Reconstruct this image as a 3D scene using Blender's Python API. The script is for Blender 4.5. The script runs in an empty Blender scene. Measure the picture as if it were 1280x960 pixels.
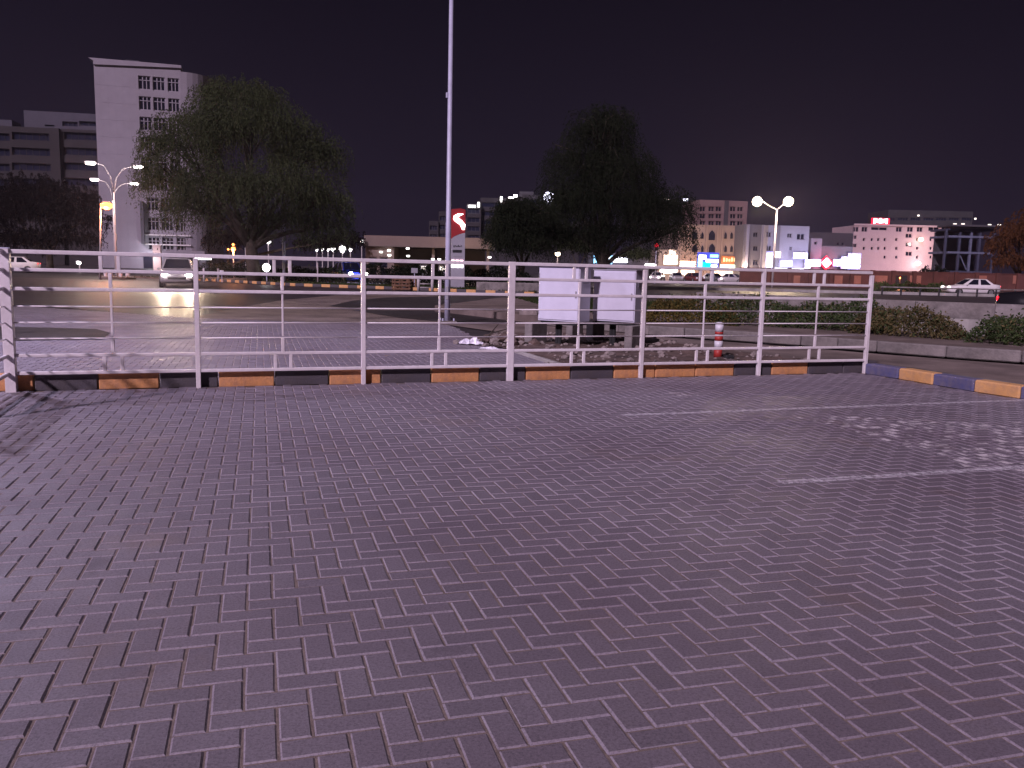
import bpy, bmesh, math, random
import numpy as np
from mathutils import Vector, Matrix
random.seed(7); rng = np.random.default_rng(7)
S = bpy.context.scene; C = S.collection
R = math.radians

# ------------------------------------------------------------------ camera
H, PITCH, ROLL, FPX = 1.367, 0.1343, 0.0233, 1063.8      # eye height, tilt, FPX = focal length in 1280-wide pixels
cam = bpy.data.cameras.new('camera'); cam.sensor_width = 36; cam.lens = 36 * FPX / 1280
cam.clip_end = 5000; cam.clip_start = .05
co = bpy.data.objects.new('camera', cam); C.objects.link(co); S.camera = co
cp, sp_ = math.cos(PITCH), math.sin(PITCH); cr, sr = math.cos(ROLL), math.sin(ROLL)
FW = Vector((0, cp, -sp_)); RT0 = Vector((1, 0, 0)); DN0 = Vector((0, -sp_, -cp))
RT = RT0 * cr - DN0 * sr; DN = RT0 * sr + DN0 * cr
co.matrix_world = Matrix(((RT.x, -DN.x, -FW.x, 0), (RT.y, -DN.y, -FW.y, 0), (RT.z, -DN.z, -FW.z, H), (0, 0, 0, 1)))

# ------------------------------------------------------------------ night sky, key light, exposure
w = bpy.data.worlds.new('World'); S.world = w; w.use_nodes = True
nt = w.node_tree; nt.nodes.clear()
out = nt.nodes.new('ShaderNodeOutputWorld'); bg = nt.nodes.new('ShaderNodeBackground')
tc = nt.nodes.new('ShaderNodeTexCoord'); sx = nt.nodes.new('ShaderNodeSeparateXYZ'); ramp = nt.nodes.new('ShaderNodeValToRGB')
nt.links.new(tc.outputs['Generated'], sx.inputs[0]); nt.links.new(sx.outputs['Z'], ramp.inputs[0])
ramp.color_ramp.elements[0].position = 0.0; ramp.color_ramp.elements[0].color = (.027, .019, .038, 1)   # town glow low down
ramp.color_ramp.elements[1].position = .40; ramp.color_ramp.elements[1].color = (.0058, .0042, .0105, 1)
nt.links.new(ramp.outputs[0], bg.inputs[0]); bg.inputs[1].default_value = .15
nt.links.new(bg.outputs[0], out.inputs[0])
sun = bpy.data.lights.new('sun', 'SUN'); sun.energy = .86; sun.angle = R(2.5); sun.color = (1, .80, 1.0)
so = bpy.data.objects.new('sun', sun); C.objects.link(so)
AZ, EL = R(243), R(33)                                   # where the light stands, seen from the scene
so.rotation_euler = Vector((math.cos(AZ) * math.cos(EL), math.sin(AZ) * math.cos(EL), math.sin(EL))).to_track_quat('Z', 'Y').to_euler()
S.view_settings.view_transform = 'Standard'; S.view_settings.look = 'None'
S.view_settings.gamma = 1; S.view_settings.exposure = 2.0
S.cycles.use_denoising = True
try: S.cycles.denoiser = 'OPENIMAGEDENOISE'
except Exception: pass
S.cycles.sample_clamp_indirect = 3; S.cycles.max_bounces = 5; S.cycles.transparent_max_bounces = 8
S.cycles.caustics_reflective = False; S.cycles.caustics_refractive = False

# ------------------------------------------------------------------ bearings: where a sight line meets a depth or the ground
def ray(px, py):
    u, v = (px - 640) / FPX, (py - 480) / FPX
    return FW + RT * u + DN * v
def pt(px, py, y):
    d = ray(px, py); return Vector((0, 0, H)) + d * (y / d.y)
def hz(px): return 480 - FPX * math.tan(PITCH) + (px - 640) * math.tan(ROLL)
def at(px, y, z=0): p = pt(px, hz(px), y); return Vector((p.x, y, z))
def gp(px, py, z=0):
    d = ray(px, py); t = (z - H) / d.z; return Vector((d.x * t, d.y * t, z))

# ------------------------------------------------------------------ materials
MATS = {}
def mat(name, col, rough=.7, var=.15, scale=3.0, bump=0.0, bscale=None, metal=0, spec=.4, col2=None, stain=0):
    if name in MATS: return MATS[name]
    m = bpy.data.materials.new(name); m.use_nodes = True; n = m.node_tree; b = n.nodes['Principled BSDF']
    b.inputs['Roughness'].default_value = rough; b.inputs['Metallic'].default_value = metal
    b.inputs['Specular IOR Level'].default_value = spec
    tc = n.nodes.new('ShaderNodeTexCoord'); no = n.nodes.new('ShaderNodeTexNoise')
    no.inputs['Scale'].default_value = scale; no.inputs['Detail'].default_value = 6; no.inputs['Roughness'].default_value = .62
    n.links.new(tc.outputs['Object'], no.inputs['Vector'])
    r = n.nodes.new('ShaderNodeValToRGB'); c2 = col2 or tuple(c * (1 - var * 2) for c in col)
    r.color_ramp.elements[0].position = .3; r.color_ramp.elements[1].position = .7
    r.color_ramp.elements[0].color = (*c2, 1); r.color_ramp.elements[1].color = (*[min(1, c * (1 + var * .6)) for c in col], 1)
    n.links.new(no.outputs[0], r.inputs[0]); src = r.outputs[0]
    if stain:
        n2 = n.nodes.new('ShaderNodeTexNoise'); n2.inputs['Scale'].default_value = scale * .13; n2.inputs['Detail'].default_value = 4
        n.links.new(tc.outputs['Object'], n2.inputs['Vector'])
        mx = n.nodes.new('ShaderNodeMix'); mx.data_type = 'RGBA'; mx.blend_type = 'MULTIPLY'
        mr = n.nodes.new('ShaderNodeMapRange'); mr.inputs[1].default_value = .4; mr.inputs[2].default_value = .65
        n.links.new(n2.outputs[0], mr.inputs[0]); n.links.new(mr.outputs[0], mx.inputs['Factor'])
        n.links.new(src, mx.inputs[6]); mx.inputs[7].default_value = (1 - stain, 1 - stain * 1.1, 1 - stain * 1.25, 1); src = mx.outputs[2]
    n.links.new(src, b.inputs['Base Color'])
    if bump:
        nb = n.nodes.new('ShaderNodeTexNoise'); nb.inputs['Scale'].default_value = bscale or scale * 6; nb.inputs['Detail'].default_value = 4
        n.links.new(tc.outputs['Object'], nb.inputs['Vector'])
        bp = n.nodes.new('ShaderNodeBump'); bp.inputs['Strength'].default_value = bump; bp.inputs['Distance'].default_value = .02
        n.links.new(nb.outputs[0], bp.inputs['Height']); n.links.new(bp.outputs[0], b.inputs['Normal'])
    MATS[name] = m; return m
def emit(name, col, s):
    if name in MATS: return MATS[name]
    m = bpy.data.materials.new(name); m.use_nodes = True; b = m.node_tree.nodes['Principled BSDF']
    b.inputs['Base Color'].default_value = (*[min(.8, c * .6) for c in col], 1); b.inputs['Roughness'].default_value = .4
    b.inputs['Emission Color'].default_value = (*col, 1); b.inputs['Emission Strength'].default_value = s
    MATS[name] = m; return m
def glass(name, col, rough=.12):
    return mat(name, col, rough, .1, 1, spec=.6)
def leafmat(name, c1, c2, sc=1.2):
    if name in MATS: return MATS[name]
    m = mat(name, c1, .7, .2, sc, spec=.12, col2=c2); n = m.node_tree; src = n.nodes['Principled BSDF'].inputs['Base Color'].links[0].from_socket
    di = n.nodes.new('ShaderNodeBsdfDiffuse'); tr = n.nodes.new('ShaderNodeBsdfTranslucent'); mx = n.nodes.new('ShaderNodeMixShader'); mx.inputs[0].default_value = .45
    n.links.new(src, di.inputs[0]); n.links.new(src, tr.inputs[0]); n.links.new(di.outputs[0], mx.inputs[1]); n.links.new(tr.outputs[0], mx.inputs[2])
    n.links.new(mx.outputs[0], n.nodes['Material Output'].inputs[0]); return m

# paver: base grain + tint carried by each brick (object property or mesh attribute) + dusty and brown stains
def paver_mat(nm='paver', k=1.0):
    m = bpy.data.materials.new(nm); m.use_nodes = True; n = m.node_tree; b = n.nodes['Principled BSDF']
    geo = n.nodes.new('ShaderNodeNewGeometry')
    def noise(sc, det=5, rg=.6):
        x = n.nodes.new('ShaderNodeTexNoise'); x.inputs['Scale'].default_value = sc; x.inputs['Detail'].default_value = det
        x.inputs['Roughness'].default_value = rg; n.links.new(geo.outputs['Position'], x.inputs['Vector']); return x
    a1 = n.nodes.new('ShaderNodeAttribute'); a1.attribute_name = 'tint'
    a2 = n.nodes.new('ShaderNodeAttribute'); a2.attribute_name = 'tint'; a2.attribute_type = 'OBJECT'
    ad = n.nodes.new('ShaderNodeMath'); ad.operation = 'ADD'
    n.links.new(a1.outputs['Fac'], ad.inputs[0]); n.links.new(a2.outputs['Fac'], ad.inputs[1])
    r = n.nodes.new('ShaderNodeValToRGB'); e = r.color_ramp.elements
    e[0].color = (.166 * k, .146 * k, .174 * k, 1); e[1].color = (.236 * k, .209 * k, .244 * k, 1)
    e2 = e.new(.55); e2.color = (.204 * k, .179 * k, .212 * k, 1)
    n.links.new(ad.outputs[0], r.inputs[0])
    def mix(a, bcol, fac, mode='MIX'):
        x = n.nodes.new('ShaderNodeMix'); x.data_type = 'RGBA'; x.blend_type = mode
        n.links.new(a, x.inputs[6]); x.inputs[7].default_value = (*bcol, 1); n.links.new(fac, x.inputs['Factor']); return x.outputs[2]
    def rng_(nz, lo, hi, mx=1):
        x = n.nodes.new('ShaderNodeMapRange'); x.inputs[1].default_value = lo; x.inputs[2].default_value = hi; x.inputs[4].default_value = mx
        n.links.new(nz.outputs[0], x.inputs[0]); return x.outputs[0]
    c = mix(r.outputs[0], (.45, .44, .45), rng_(noise(95, 5, .8), .46, .64, .85), 'MULTIPLY')      # aggregate grain
    c = mix(c, (.36, .32, .36), rng_(noise(170, 4, .75), .58, .68, .7))                           # pale grit
    c = mix(c, (.68, .60, .64), rng_(noise(.42, 5), .40, .68, .8), 'MULTIPLY')
    c = mix(c, (.50, .47, .50), rng_(noise(2.3, 3, .5), .66, .74, .55), 'MULTIPLY')                # broad dark wear
    c = mix(c, (.175, .118, .095), rng_(noise(.9, 6, .65), .57, .76, .55))                     # brown dust
    c = mix(c, (.235, .20, .225), rng_(noise(2.6, 6, .7), .60, .80, .35))                      # pale dust
    n.links.new(c, b.inputs['Base Color'])
    rr = n.nodes.new('ShaderNodeMapRange'); nz = noise(1.7, 5); n.links.new(nz.outputs[0], rr.inputs[0])
    rr.inputs[1].default_value = .3; rr.inputs[2].default_value = .7; rr.inputs[3].default_value = .44; rr.inputs[4].default_value = .70
    n.links.new(rr.outputs[0], b.inputs['Roughness']); b.inputs['Specular IOR Level'].default_value = .45
    bp = n.nodes.new('ShaderNodeBump'); bp.inputs['Strength'].default_value = .35; bp.inputs['Distance'].default_value = .004
    nb = noise(120, 5, .7); n.links.new(nb.outputs[0], bp.inputs['Height']); n.links.new(bp.outputs[0], b.inputs['Normal'])
    MATS[nm] = m; return m
PAVER = paver_mat(); ARRIS = paver_mat('paver_lit_arris', 1.42)  # paler copy for brick chamfers: light caught on the edges put into colour
def worn_paint(name, col, lo, hi, sc):
    m = mat(name, col, .55, .12, 8); n = m.node_tree; b = n.nodes['Principled BSDF']
    geo = n.nodes.new('ShaderNodeNewGeometry'); no = n.nodes.new('ShaderNodeTexNoise'); no.inputs['Scale'].default_value = sc
    no.inputs['Detail'].default_value = 7; no.inputs['Roughness'].default_value = .7; n.links.new(geo.outputs['Position'], no.inputs['Vector'])
    mr = n.nodes.new('ShaderNodeMapRange'); mr.inputs[1].default_value = lo; mr.inputs[2].default_value = hi
    n.links.new(no.outputs[0], mr.inputs[0]); n.links.new(mr.outputs[0], b.inputs['Alpha']); return m

M = dict(
    sand=mat('joint_sand', (.24, .185, .165), .9, .2, 30, .4, 200),
    ground=mat('asphalt', (.052, .044, .047), .62, .25, 2.2, .5, 60, stain=.3),
    road=mat('road_asphalt', (.060, .047, .056), .52, .25, 1.5, .35, 45, stain=.3),
    dust=mat('dusty_asphalt', (.235, .185, .172), .8, .3, .8, .5, 40, stain=.35),
    dirt=mat('dirt', (.13, .088, .076), .95, .35, 1.6, 1.0, 14),
    conc=mat('concrete', (.24, .215, .215), .85, .28, 3.0, .5, 25, stain=.45),
    concp=mat('concrete_pale', (.40, .375, .375), .85, .18, 1.5, .3, 30, stain=.3),
    walk=mat('footway_dust', (.20, .155, .145), .9, .25, 1.3, .5, 25, stain=.25),
    white=mat('white_enamel', (.74, .685, .72), .38, .07, 9, .15, 40, spec=.5, stain=.12),
    galv=mat('lilac_galvanised', (.47, .47, .62), .42, .10, 3, spec=.5),
    cab=mat('cabinet_paint', (.62, .61, .74), .5, .06, 3, spec=.4, stain=.12),
    cabd=mat('cabinet_trim', (.30, .29, .32), .55, .08, 2),
    rubber=mat('black_rubber', (.018, .018, .02), .8, .2, 6),
    black=mat('black_paint', (.035, .032, .042), .6, .3, 9, stain=.2),
    kblack=mat('kerb_black', (.065, .058, .075), .7, .35, 9, .3, 60, stain=.3, col2=(.085, .07, .075)),
    kyel=mat('kerb_orange', (.66, .31, .12), .7, .15, 11, .35, 60, stain=.3, col2=(.42, .21, .12)),
    kyel2=mat('kerb_yellow', (.70, .38, .14), .7, .14, 11, .35, 60, stain=.25, col2=(.50, .29, .16)),
    kblue=mat('kerb_blue', (.075, .080, .20), .7, .25, 9, .35, 60, stain=.25, col2=(.16, .14, .19)),
    red=mat('red_paint', (.36, .035, .03), .5, .1, 5),
    reflw=mat('bollard_white', (.62, .60, .66), .4, .05, 5),
    bark=mat('bark', (.06, .046, .036), .9, .3, 6, .8, 20),
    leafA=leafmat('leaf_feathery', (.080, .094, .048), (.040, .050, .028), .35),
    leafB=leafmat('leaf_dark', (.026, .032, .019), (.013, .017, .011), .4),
    leafC=leafmat('leaf_orange_lit', (.125, .055, .026), (.055, .028, .016), .4),  # orange street light painted into the leaf colour
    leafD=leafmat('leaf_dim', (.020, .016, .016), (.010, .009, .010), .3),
    hedgeA=leafmat('leaf_hedge_green', (.100, .135, .055), (.045, .066, .030), 2.0),
    hedgeY=leafmat('leaf_hedge_yellow', (.20, .15, .045), (.08, .065, .03), 2.5),
    hedgeB=leafmat('leaf_hedge_brown', (.20, .16, .075), (.09, .075, .04), 2.5),
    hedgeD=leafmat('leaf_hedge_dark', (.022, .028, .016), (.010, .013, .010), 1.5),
    grass=leafmat('grass', (.055, .075, .028), (.03, .04, .018), 1.0),
    glassd=glass('glass_dark', (.012, .012, .022)),
    glassb=glass('glass_blue', (.016, .018, .036)),
    tower=mat('tower_cladding', (.285, .258, .305), .75, .05, .6, stain=.10),
    office=mat('office_wall', (.028, .022, .026), .8, .1, .4, stain=.2),
    officep=mat('office_penthouse', (.065, .060, .082), .8, .08, .4),
    stn=mat('station_fascia', (.155, .115, .102), .6, .08, .6, stain=.15),
    stnd=mat('station_wall', (.15, .118, .108), .8, .12, .5),
    far=mat('far_wall', (.030, .025, .031), .8, .15, .2),
    farl=mat('far_wall_pale', (.065, .058, .07), .8, .15, .2),
    beige=mat('beige_render', (.185, .132, .115), .8, .08, .3, stain=.12),
    pinkb=mat('pink_render', (.17, .105, .108), .8, .08, .3, stain=.1),
    lilac=mat('lilac_render', (.18, .17, .215), .8, .08, .3, stain=.12),
    greyb=mat('grey_render', (.10, .092, .11), .8, .1, .3, stain=.12),
    dim=mat('dim_render', (.05, .042, .052), .8, .1, .3),
    hotel=mat('hotel_render', (.44, .325, .345), .75, .06, .3, stain=.08),
    slab=mat('dark_slab', (.038, .036, .042), .8, .15, .3),
    navy=mat('navy_frame', (.045, .048, .085), .7, .2, .5),
    navyl=mat('navy_beam', (.12, .13, .20), .7, .2, .5),
    redw=mat('red_wall', (.10, .038, .034), .85, .2, .5, stain=.3),
    redp=mat('red_wall_panel', (.27, .115, .085), .85, .15, .6),
    wood=mat('pallet_wood', (.20, .105, .065), .85, .2, 5),
    carw=mat('car_white', (.66, .62, .63), .22, .03, 2, spec=.6),
    cark=mat('car_black', (.012, .011, .014), .2, .05, 2, spec=.6),
    cars=mat('car_silver', (.34, .31, .32), .25, .04, 2, spec=.6),
    carr=mat('car_maroon', (.12, .03, .03), .25, .04, 2, spec=.6),
    carb=mat('car_blue', (.03, .04, .20), .25, .04, 2, spec=.6),
    rim=mat('wheel_rim', (.35, .34, .36), .35, .1, 6, metal=.6),
    rock=mat('rock', (.25, .205, .195), .9, .2, 5, .8, 20),
    plastic=mat('plastic_sheet', (.66, .63, .72), .35, .08, 6),
    totem=mat('totem_grey', (.30, .29, .34), .5, .06, 3),
    totemr=mat('totem_red', (.28, .016, .022), .5, .06, 3),
    brownsign=mat('brown_sign', (.30, .10, .03), .6, .15, 2),
    post=mat('post_white', (.46, .42, .44), .6, .1, 3),
)
PAINT = worn_paint('bay_line_paint', (.62, .58, .64), .36, .52, 22)
PAINT2 = worn_paint('worn_symbol_paint', (.66, .60, .64), .32, .50, 24)
E = dict(
    lampw=emit('lamp_white', (1, .93, .86), 9), lampwarm=emit('lamp_warm', (1, .80, .55), 9), lampo=emit('lamp_orange', (1, .25, .06), 1.5),
    white=emit('lit_white', (1, .96, .95), 2.2), cool=emit('lit_cool', (.80, .80, 1), 2.6), dimw=emit('lit_dim', (1, .9, .8), .5),
    warm=emit('lit_warm', (1, .74, .50), 1.3), red=emit('lit_red', (1, .01, .04), .45), redw=emit('lit_redwhite', (1, .62, .66), 1.6),
    blue=emit('lit_blue', (.05, .07, .55), .32), cyan=emit('lit_cyan', (.0, .72, .80), .42), sky=emit('lit_skyblue', (.25, .62, 1), .8),
    green=emit('lit_green', (.80, 1, .70), .8), brown=emit('lit_brown', (.55, .14, .03), .12), tail=emit('tail_red', (1, .008, .02), 1.1),
    head=emit('head_white', (1, .95, .88), 30), headdim=emit('head_dim', (1, .9, .85), 1.2), bluelamp=emit('lamp_blue', (.25, .35, 1), 4),
    coolp=emit('lit_cool_panel', (.46, .44, .95), .20), whitep=emit('lit_warm_panel', (1, .72, .52), .26), bright=emit('lit_letters', (1, .95, 1), 4.5),
    orangew=emit('lit_orange', (1, .45, .22), .45),
)

# ------------------------------------------------------------------ mesh helpers
class MB:
    def __init__(s): s.v = []; s.f = []
    def add(s, vs, fs):
        o = len(s.v); s.v += [tuple(x) for x in vs]; s.f += [tuple(i + o for i in f) for f in fs]; return s
    def box(s, c, d, rz=0, bev=0, m=None):
        hx, hy, hz_ = d[0] / 2, d[1] / 2, d[2] / 2
        if bev:
            b = min(bev, hx * .9, hy * .9, hz_ * .9); vs = []
            for z, k in ((-hz_, b), (-hz_ + b, 0), (hz_ - b, 0), (hz_, b)):
                X, Y = hx - k, hy - k
                c_ = b if k == 0 else b * .3
                vs += [(X - c_, -Y, z), (X, -Y + c_, z), (X, Y - c_, z), (X - c_, Y, z), (-X + c_, Y, z), (-X, Y - c_, z), (-X, -Y + c_, z), (-X + c_, -Y, z)]
            fs = [tuple(range(7, -1, -1)), tuple(range(24, 32))]
            for l in range(3):
                for i in range(8): fs.append((l * 8 + i, l * 8 + (i + 1) % 8, l * 8 + 8 + (i + 1) % 8, l * 8 + 8 + i))
        else:
            vs = [(x * hx, y * hy, z * hz_) for z in (-1, 1) for x, y in ((-1, -1), (1, -1), (1, 1), (-1, 1))]
            fs = [(3, 2, 1, 0), (4, 5, 6, 7), (0, 1, 5, 4), (1, 2, 6, 5), (2, 3, 7, 6), (3, 0, 4, 7)]
        a, b_ = math.cos(rz), math.sin(rz)
        vs = [(c[0] + x * a - y * b_, c[1] + x * b_ + y * a, c[2] + z) for x, y, z in vs]
        if m: vs = [m @ Vector(v) for v in vs]
        return s.add(vs, fs)
    def tube(s, pts, rad, n=8, cap=True):
        pts = [Vector(p) for p in pts]
        if not hasattr(rad, '__len__'): rad = [rad] * len(pts)
        vs = []; fs = []; ref = None
        for i, p in enumerate(pts):
            t = (pts[min(i + 1, len(pts) - 1)] - pts[max(i - 1, 0)]).normalized()
            if ref is None: ref = Vector((1, 0, 0)) if abs(t.x) < .9 else Vector((0, 1, 0))
            u = (ref - t * ref.dot(t)).normalized(); v = t.cross(u); ref = u
            for k in range(n):
                a = 2 * math.pi * (k + .5) / n; vs.append(p + (u * math.cos(a) + v * math.sin(a)) * rad[i])
        for i in range(len(pts) - 1):
            for k in range(n): fs.append((i * n + k, i * n + (k + 1) % n, (i + 1) * n + (k + 1) % n, (i + 1) * n + k))
        if cap: fs += [tuple(range(n - 1, -1, -1)), tuple((len(pts) - 1) * n + k for k in range(n))]
        return s.add(vs, fs)
    def lathe(s, prof, c=(0, 0, 0), n=14, axis='z'):
        vs = []; fs = []
        for r, z in prof:
            for k in range(n):
                a = 2 * math.pi * k / n; p = (r * math.cos(a), r * math.sin(a), z)
                if axis == 'y': p = (p[0], z, p[1])
                if axis == 'x': p = (z, p[0], p[1])
                vs.append((p[0] + c[0], p[1] + c[1], p[2] + c[2]))
        for i in range(len(prof) - 1):
            for k in range(n): fs.append((i * n + k, i * n + (k + 1) % n, (i + 1) * n + (k + 1) % n, (i + 1) * n + k))
        fs += [tuple(range(n - 1, -1, -1)), tuple((len(prof) - 1) * n + k for k in range(n))]
        return s.add(vs, fs)
    def prism(s, poly, z0, z1):
        n = len(poly)
        return s.add([(p[0], p[1], z0) for p in poly] + [(p[0], p[1], z1) for p in poly],
                     [tuple(range(n - 1, -1, -1)), tuple(range(n, 2 * n))] + [(i, (i + 1) % n, n + (i + 1) % n, n + i) for i in range(n)])
    def vprism(s, poly, y0, y1):          # polygon in x,z pushed along y
        n = len(poly)
        return s.add([(p[0], y0, p[1]) for p in poly] + [(p[0], y1, p[1]) for p in poly],
                     [tuple(range(n)), tuple(range(2 * n - 1, n - 1, -1))] + [(i, n + i, n + (i + 1) % n, (i + 1) % n) for i in range(n)])
    def sheet(s, poly, z):
        return s.add([(p[0], p[1], z) for p in poly], [tuple(range(len(poly)))])
    def mesh(s, name, m, smooth=False):
        me = bpy.data.meshes.new(name); me.from_pydata(s.v, [], s.f); me.materials.append(m)
        bm = bmesh.new(); bm.from_mesh(me); bmesh.ops.recalc_face_normals(bm, faces=bm.faces); bm.to_mesh(me); bm.free()
        if smooth: me.polygons.foreach_set('use_smooth', [True] * len(me.polygons))
        return me
    def build(s, name, m, parent=None, smooth=False, loc=None):
        return link(name, s.mesh(name, m, smooth), parent, loc)
def link(name, me, parent=None, loc=None, rz=None):
    o = bpy.data.objects.new(name, me); C.objects.link(o)
    if parent is not None: o.parent = parent
    if loc is not None: o.location = loc
    if rz is not None: o.rotation_euler = (0, 0, rz)
    return o
def thing(name, label, cat, loc=(0, 0, 0), rz=0, group=None):
    o = bpy.data.objects.new(name, None); C.objects.link(o); o.empty_display_size = .3
    o.location = loc; o.rotation_euler = (0, 0, rz); tag(o, label, cat, group); return o
def tag(o, label, cat, group=None):
    o['label'] = label; o['category'] = cat
    if group: o['group'] = group
    return o
def struct(o): o['kind'] = 'structure'; return o
def stuff(o, label=None, cat=None):
    o['kind'] = 'stuff'
    if label: o['label'] = label
    if cat: o['category'] = cat
    return o
def lamp(kind, name, loc, power, col, parent=None, size=.15, rot=None, spot=None):
    l = bpy.data.lights.new(name, kind); l.energy = power; l.color = col; l.shadow_soft_size = size
    if kind == 'SPOT': l.spot_size = R(spot or 90); l.spot_blend = .6
    o = bpy.data.objects.new(name, l); C.objects.link(o); o.location = loc
    if rot is not None: o.rotation_euler = rot
    if parent is not None: o.parent = parent
    return o
def np_mesh(name, V, F, m, attr=None):
    me = bpy.data.meshes.new(name); nv, nf, k = len(V), len(F), F.shape[1]
    me.vertices.add(nv); me.vertices.foreach_set('co', np.ascontiguousarray(V, dtype=np.float32).ravel())
    me.loops.add(nf * k); me.loops.foreach_set('vertex_index', np.ascontiguousarray(F, dtype=np.int32).ravel())
    me.polygons.add(nf); me.polygons.foreach_set('loop_start', np.arange(0, nf * k, k, dtype=np.int32))
    try: me.polygons.foreach_set('loop_total', np.full(nf, k, dtype=np.int32))
    except Exception: pass
    me.update(calc_edges=True); me.materials.append(m); me.polygons.foreach_set('use_smooth', np.zeros(nf, bool))
    if attr is not None:
        a = me.attributes.new('tint', 'FLOAT', 'POINT'); a.data.foreach_set('value', attr.astype(np.float32))
    return me

# ------------------------------------------------------------------ ground sheets
TH = .3349; FE = Vector((math.cos(TH), math.sin(TH), 0)); FN = Vector((-math.sin(TH), math.cos(TH), 0)); P0 = Vector((-5.134, 8.640, 0)); SPC = 1.8013
def fp(t, n=0, z=0): p = P0 + FE * t + FN * n; return Vector((p.x, p.y, z))
g = MB().sheet([(-620, -40), (620, -40), (620, 640), (-620, 640)], -.05).build('ground', M['ground']); struct(g)
def sheet_px(name, pts, z, m): return struct(MB().sheet([gp(a, b, z) for a, b in pts], z).build(name, m))
struct(MB().sheet([(-75, 26.0), (-14.6, 25.3), (-7.8, 21.2), (-4, 22.5), (-3, 30), (-2, 50), (-20, 57), (-75, 72)], -.030).build('road', M['road']))
sheet_px('dusty_verge', [(236, 398), (300, 384), (350, 375.5), (420, 369), (520, 367), (640, 372), (700, 378), (760, 402), (812, 420), (720, 424), (665, 421), (560, 406), (400, 403)], -.026, M['dust'])
sheet_px('dusty_verge', [(720, 424), (812, 420), (1000, 434), (1105, 443), (1280, 456), (1500, 475), (1500, 560), (1280, 482), (1090, 462), (900, 452)], -.023, M['dust'])
sheet_px('road_patch', [(411, 382.5), (440, 376), (480, 372), (560, 370), (700, 371), (705, 386), (600, 386.5), (500, 386), (440, 385)], -.020, M['ground'])
sheet_px('road_patch', [(440, 387.5), (520, 388), (700, 389), (705, 402), (640, 404), (560, 402.5), (500, 397)], -.016, M['ground'])
struct(MB().sheet([(-8, 40), (-3, 46.5), (40, 33), (90, 60), (90, 100), (30, 80), (-8, 60)], -.034).build('road', M['road']))

# ---- herringbone pavers
W_ = .1; BA = R(16.55); BO = Vector((-.009, 2.594)); BC, BS = math.cos(BA), math.sin(BA)
def cell2w(x, y):
    u, v = (x - 3) * W_, (y - 2) * W_; return BO.x + u * BC - v * BS, BO.y + u * BS + v * BC
def w2cell(X, Y):
    dx, dy = X - BO.x, Y - BO.y; return (dx * BC + dy * BS) / W_ + 3, (-dx * BS + dy * BC) / W_ + 2
L_, G_, CH = .2, .0048, .0068
def brick_template():
    hx, hy = L_ / 2 - G_ / 2, W_ / 2 - G_ / 2; V = []
    for k, z in ((CH, 0), (0, -CH * .85), (0, -.03)): V += [(-hx + k, -hy + k, z), (hx - k, -hy + k, z), (hx - k, hy - k, z), (-hx + k, hy - k, z)]
    F = [(0, 1, 2, 3)]
    for l in (0, 4): F += [(l + (i + 1) % 4, l + i, l + 4 + i, l + 4 + (i + 1) % 4) for i in range(4)]
    return np.array(V), np.array(F)
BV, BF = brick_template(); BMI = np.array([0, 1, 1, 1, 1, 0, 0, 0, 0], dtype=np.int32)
def inside(poly, X, Y):
    r = np.zeros(X.shape, bool); n = len(poly)
    for i in range(n):
        x1, y1 = poly[i][:2]; x2, y2 = poly[(i + 1) % n][:2]
        c = ((y1 > Y) != (y2 > Y)) & (X < (x2 - x1) * (Y - y1) / (y2 - y1 + 1e-12) + x1); r ^= c
    return r
def field(poly):
    cs = [w2cell(p[0], p[1]) for p in poly]
    x0, x1 = int(min(c[0] for c in cs)) - 2, int(max(c[0] for c in cs)) + 2; y0, y1 = int(min(c[1] for c in cs)) - 2, int(max(c[1] for c in cs)) + 2
    X, Y = np.meshgrid(np.arange(x0, x1), np.arange(y0, y1)); k = (X - Y) % 4
    hx, hy = X[k == 0] + 1.0, Y[k == 0] + .5; vx, vy = X[k == 3] + .5, Y[k == 3] + 1.0
    cx = np.r_[hx, vx]; cy = np.r_[hy, vy]; ro = np.r_[np.zeros(len(hx)), np.full(len(vx), math.pi / 2)]
    u, v = (cx - 3) * W_, (cy - 2) * W_; wx = BO.x + u * BC - v * BS; wy = BO.y + u * BS + v * BC
    ok = inside(poly, wx, wy); wx, wy, ro = wx[ok], wy[ok], ro[ok]; n = len(wx)
    return dict(x=wx, y=wy, r=ro + BA + rng.normal(0, .006, n), z=rng.normal(0, .0009, n) - .0022 * (rng.random(n) < .03), tx=rng.normal(0, .0035, n), ty=rng.normal(0, .006, n), t=np.clip(rng.normal(.52, .14, n), .02, 1))
def field_mesh(name, f, sel):
    n = sel.sum(); c, s_ = np.cos(f['r'][sel])[:, None], np.sin(f['r'][sel])[:, None]
    zz = BV[:, 2][None] + f['z'][sel][:, None] + f['tx'][sel][:, None] * BV[:, 0][None] + f['ty'][sel][:, None] * BV[:, 1][None]
    X = f['x'][sel][:, None] + BV[:, 0] * c - BV[:, 1] * s_; Y = f['y'][sel][:, None] + BV[:, 0] * s_ + BV[:, 1] * c
    V = np.stack([X, Y, zz], -1).reshape(-1, 3); F = (BF[None] + (np.arange(n) * 12)[:, None, None]).reshape(-1, 4)
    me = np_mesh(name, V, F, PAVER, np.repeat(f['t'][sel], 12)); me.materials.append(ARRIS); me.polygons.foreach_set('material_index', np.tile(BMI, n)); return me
RK = [Vector((5.02, 12.08, 0)), Vector((5.27, 11.56, 0)), Vector((5.46, 10.99, 0)), Vector((5.68, 10.40, 0)), Vector((5.93, 9.86, 0)), Vector((6.19, 9.30, 0)), Vector((6.44, 8.75, 0)), Vector((6.70, 8.20, 0)), Vector((6.95, 7.65, 0))]
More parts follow.
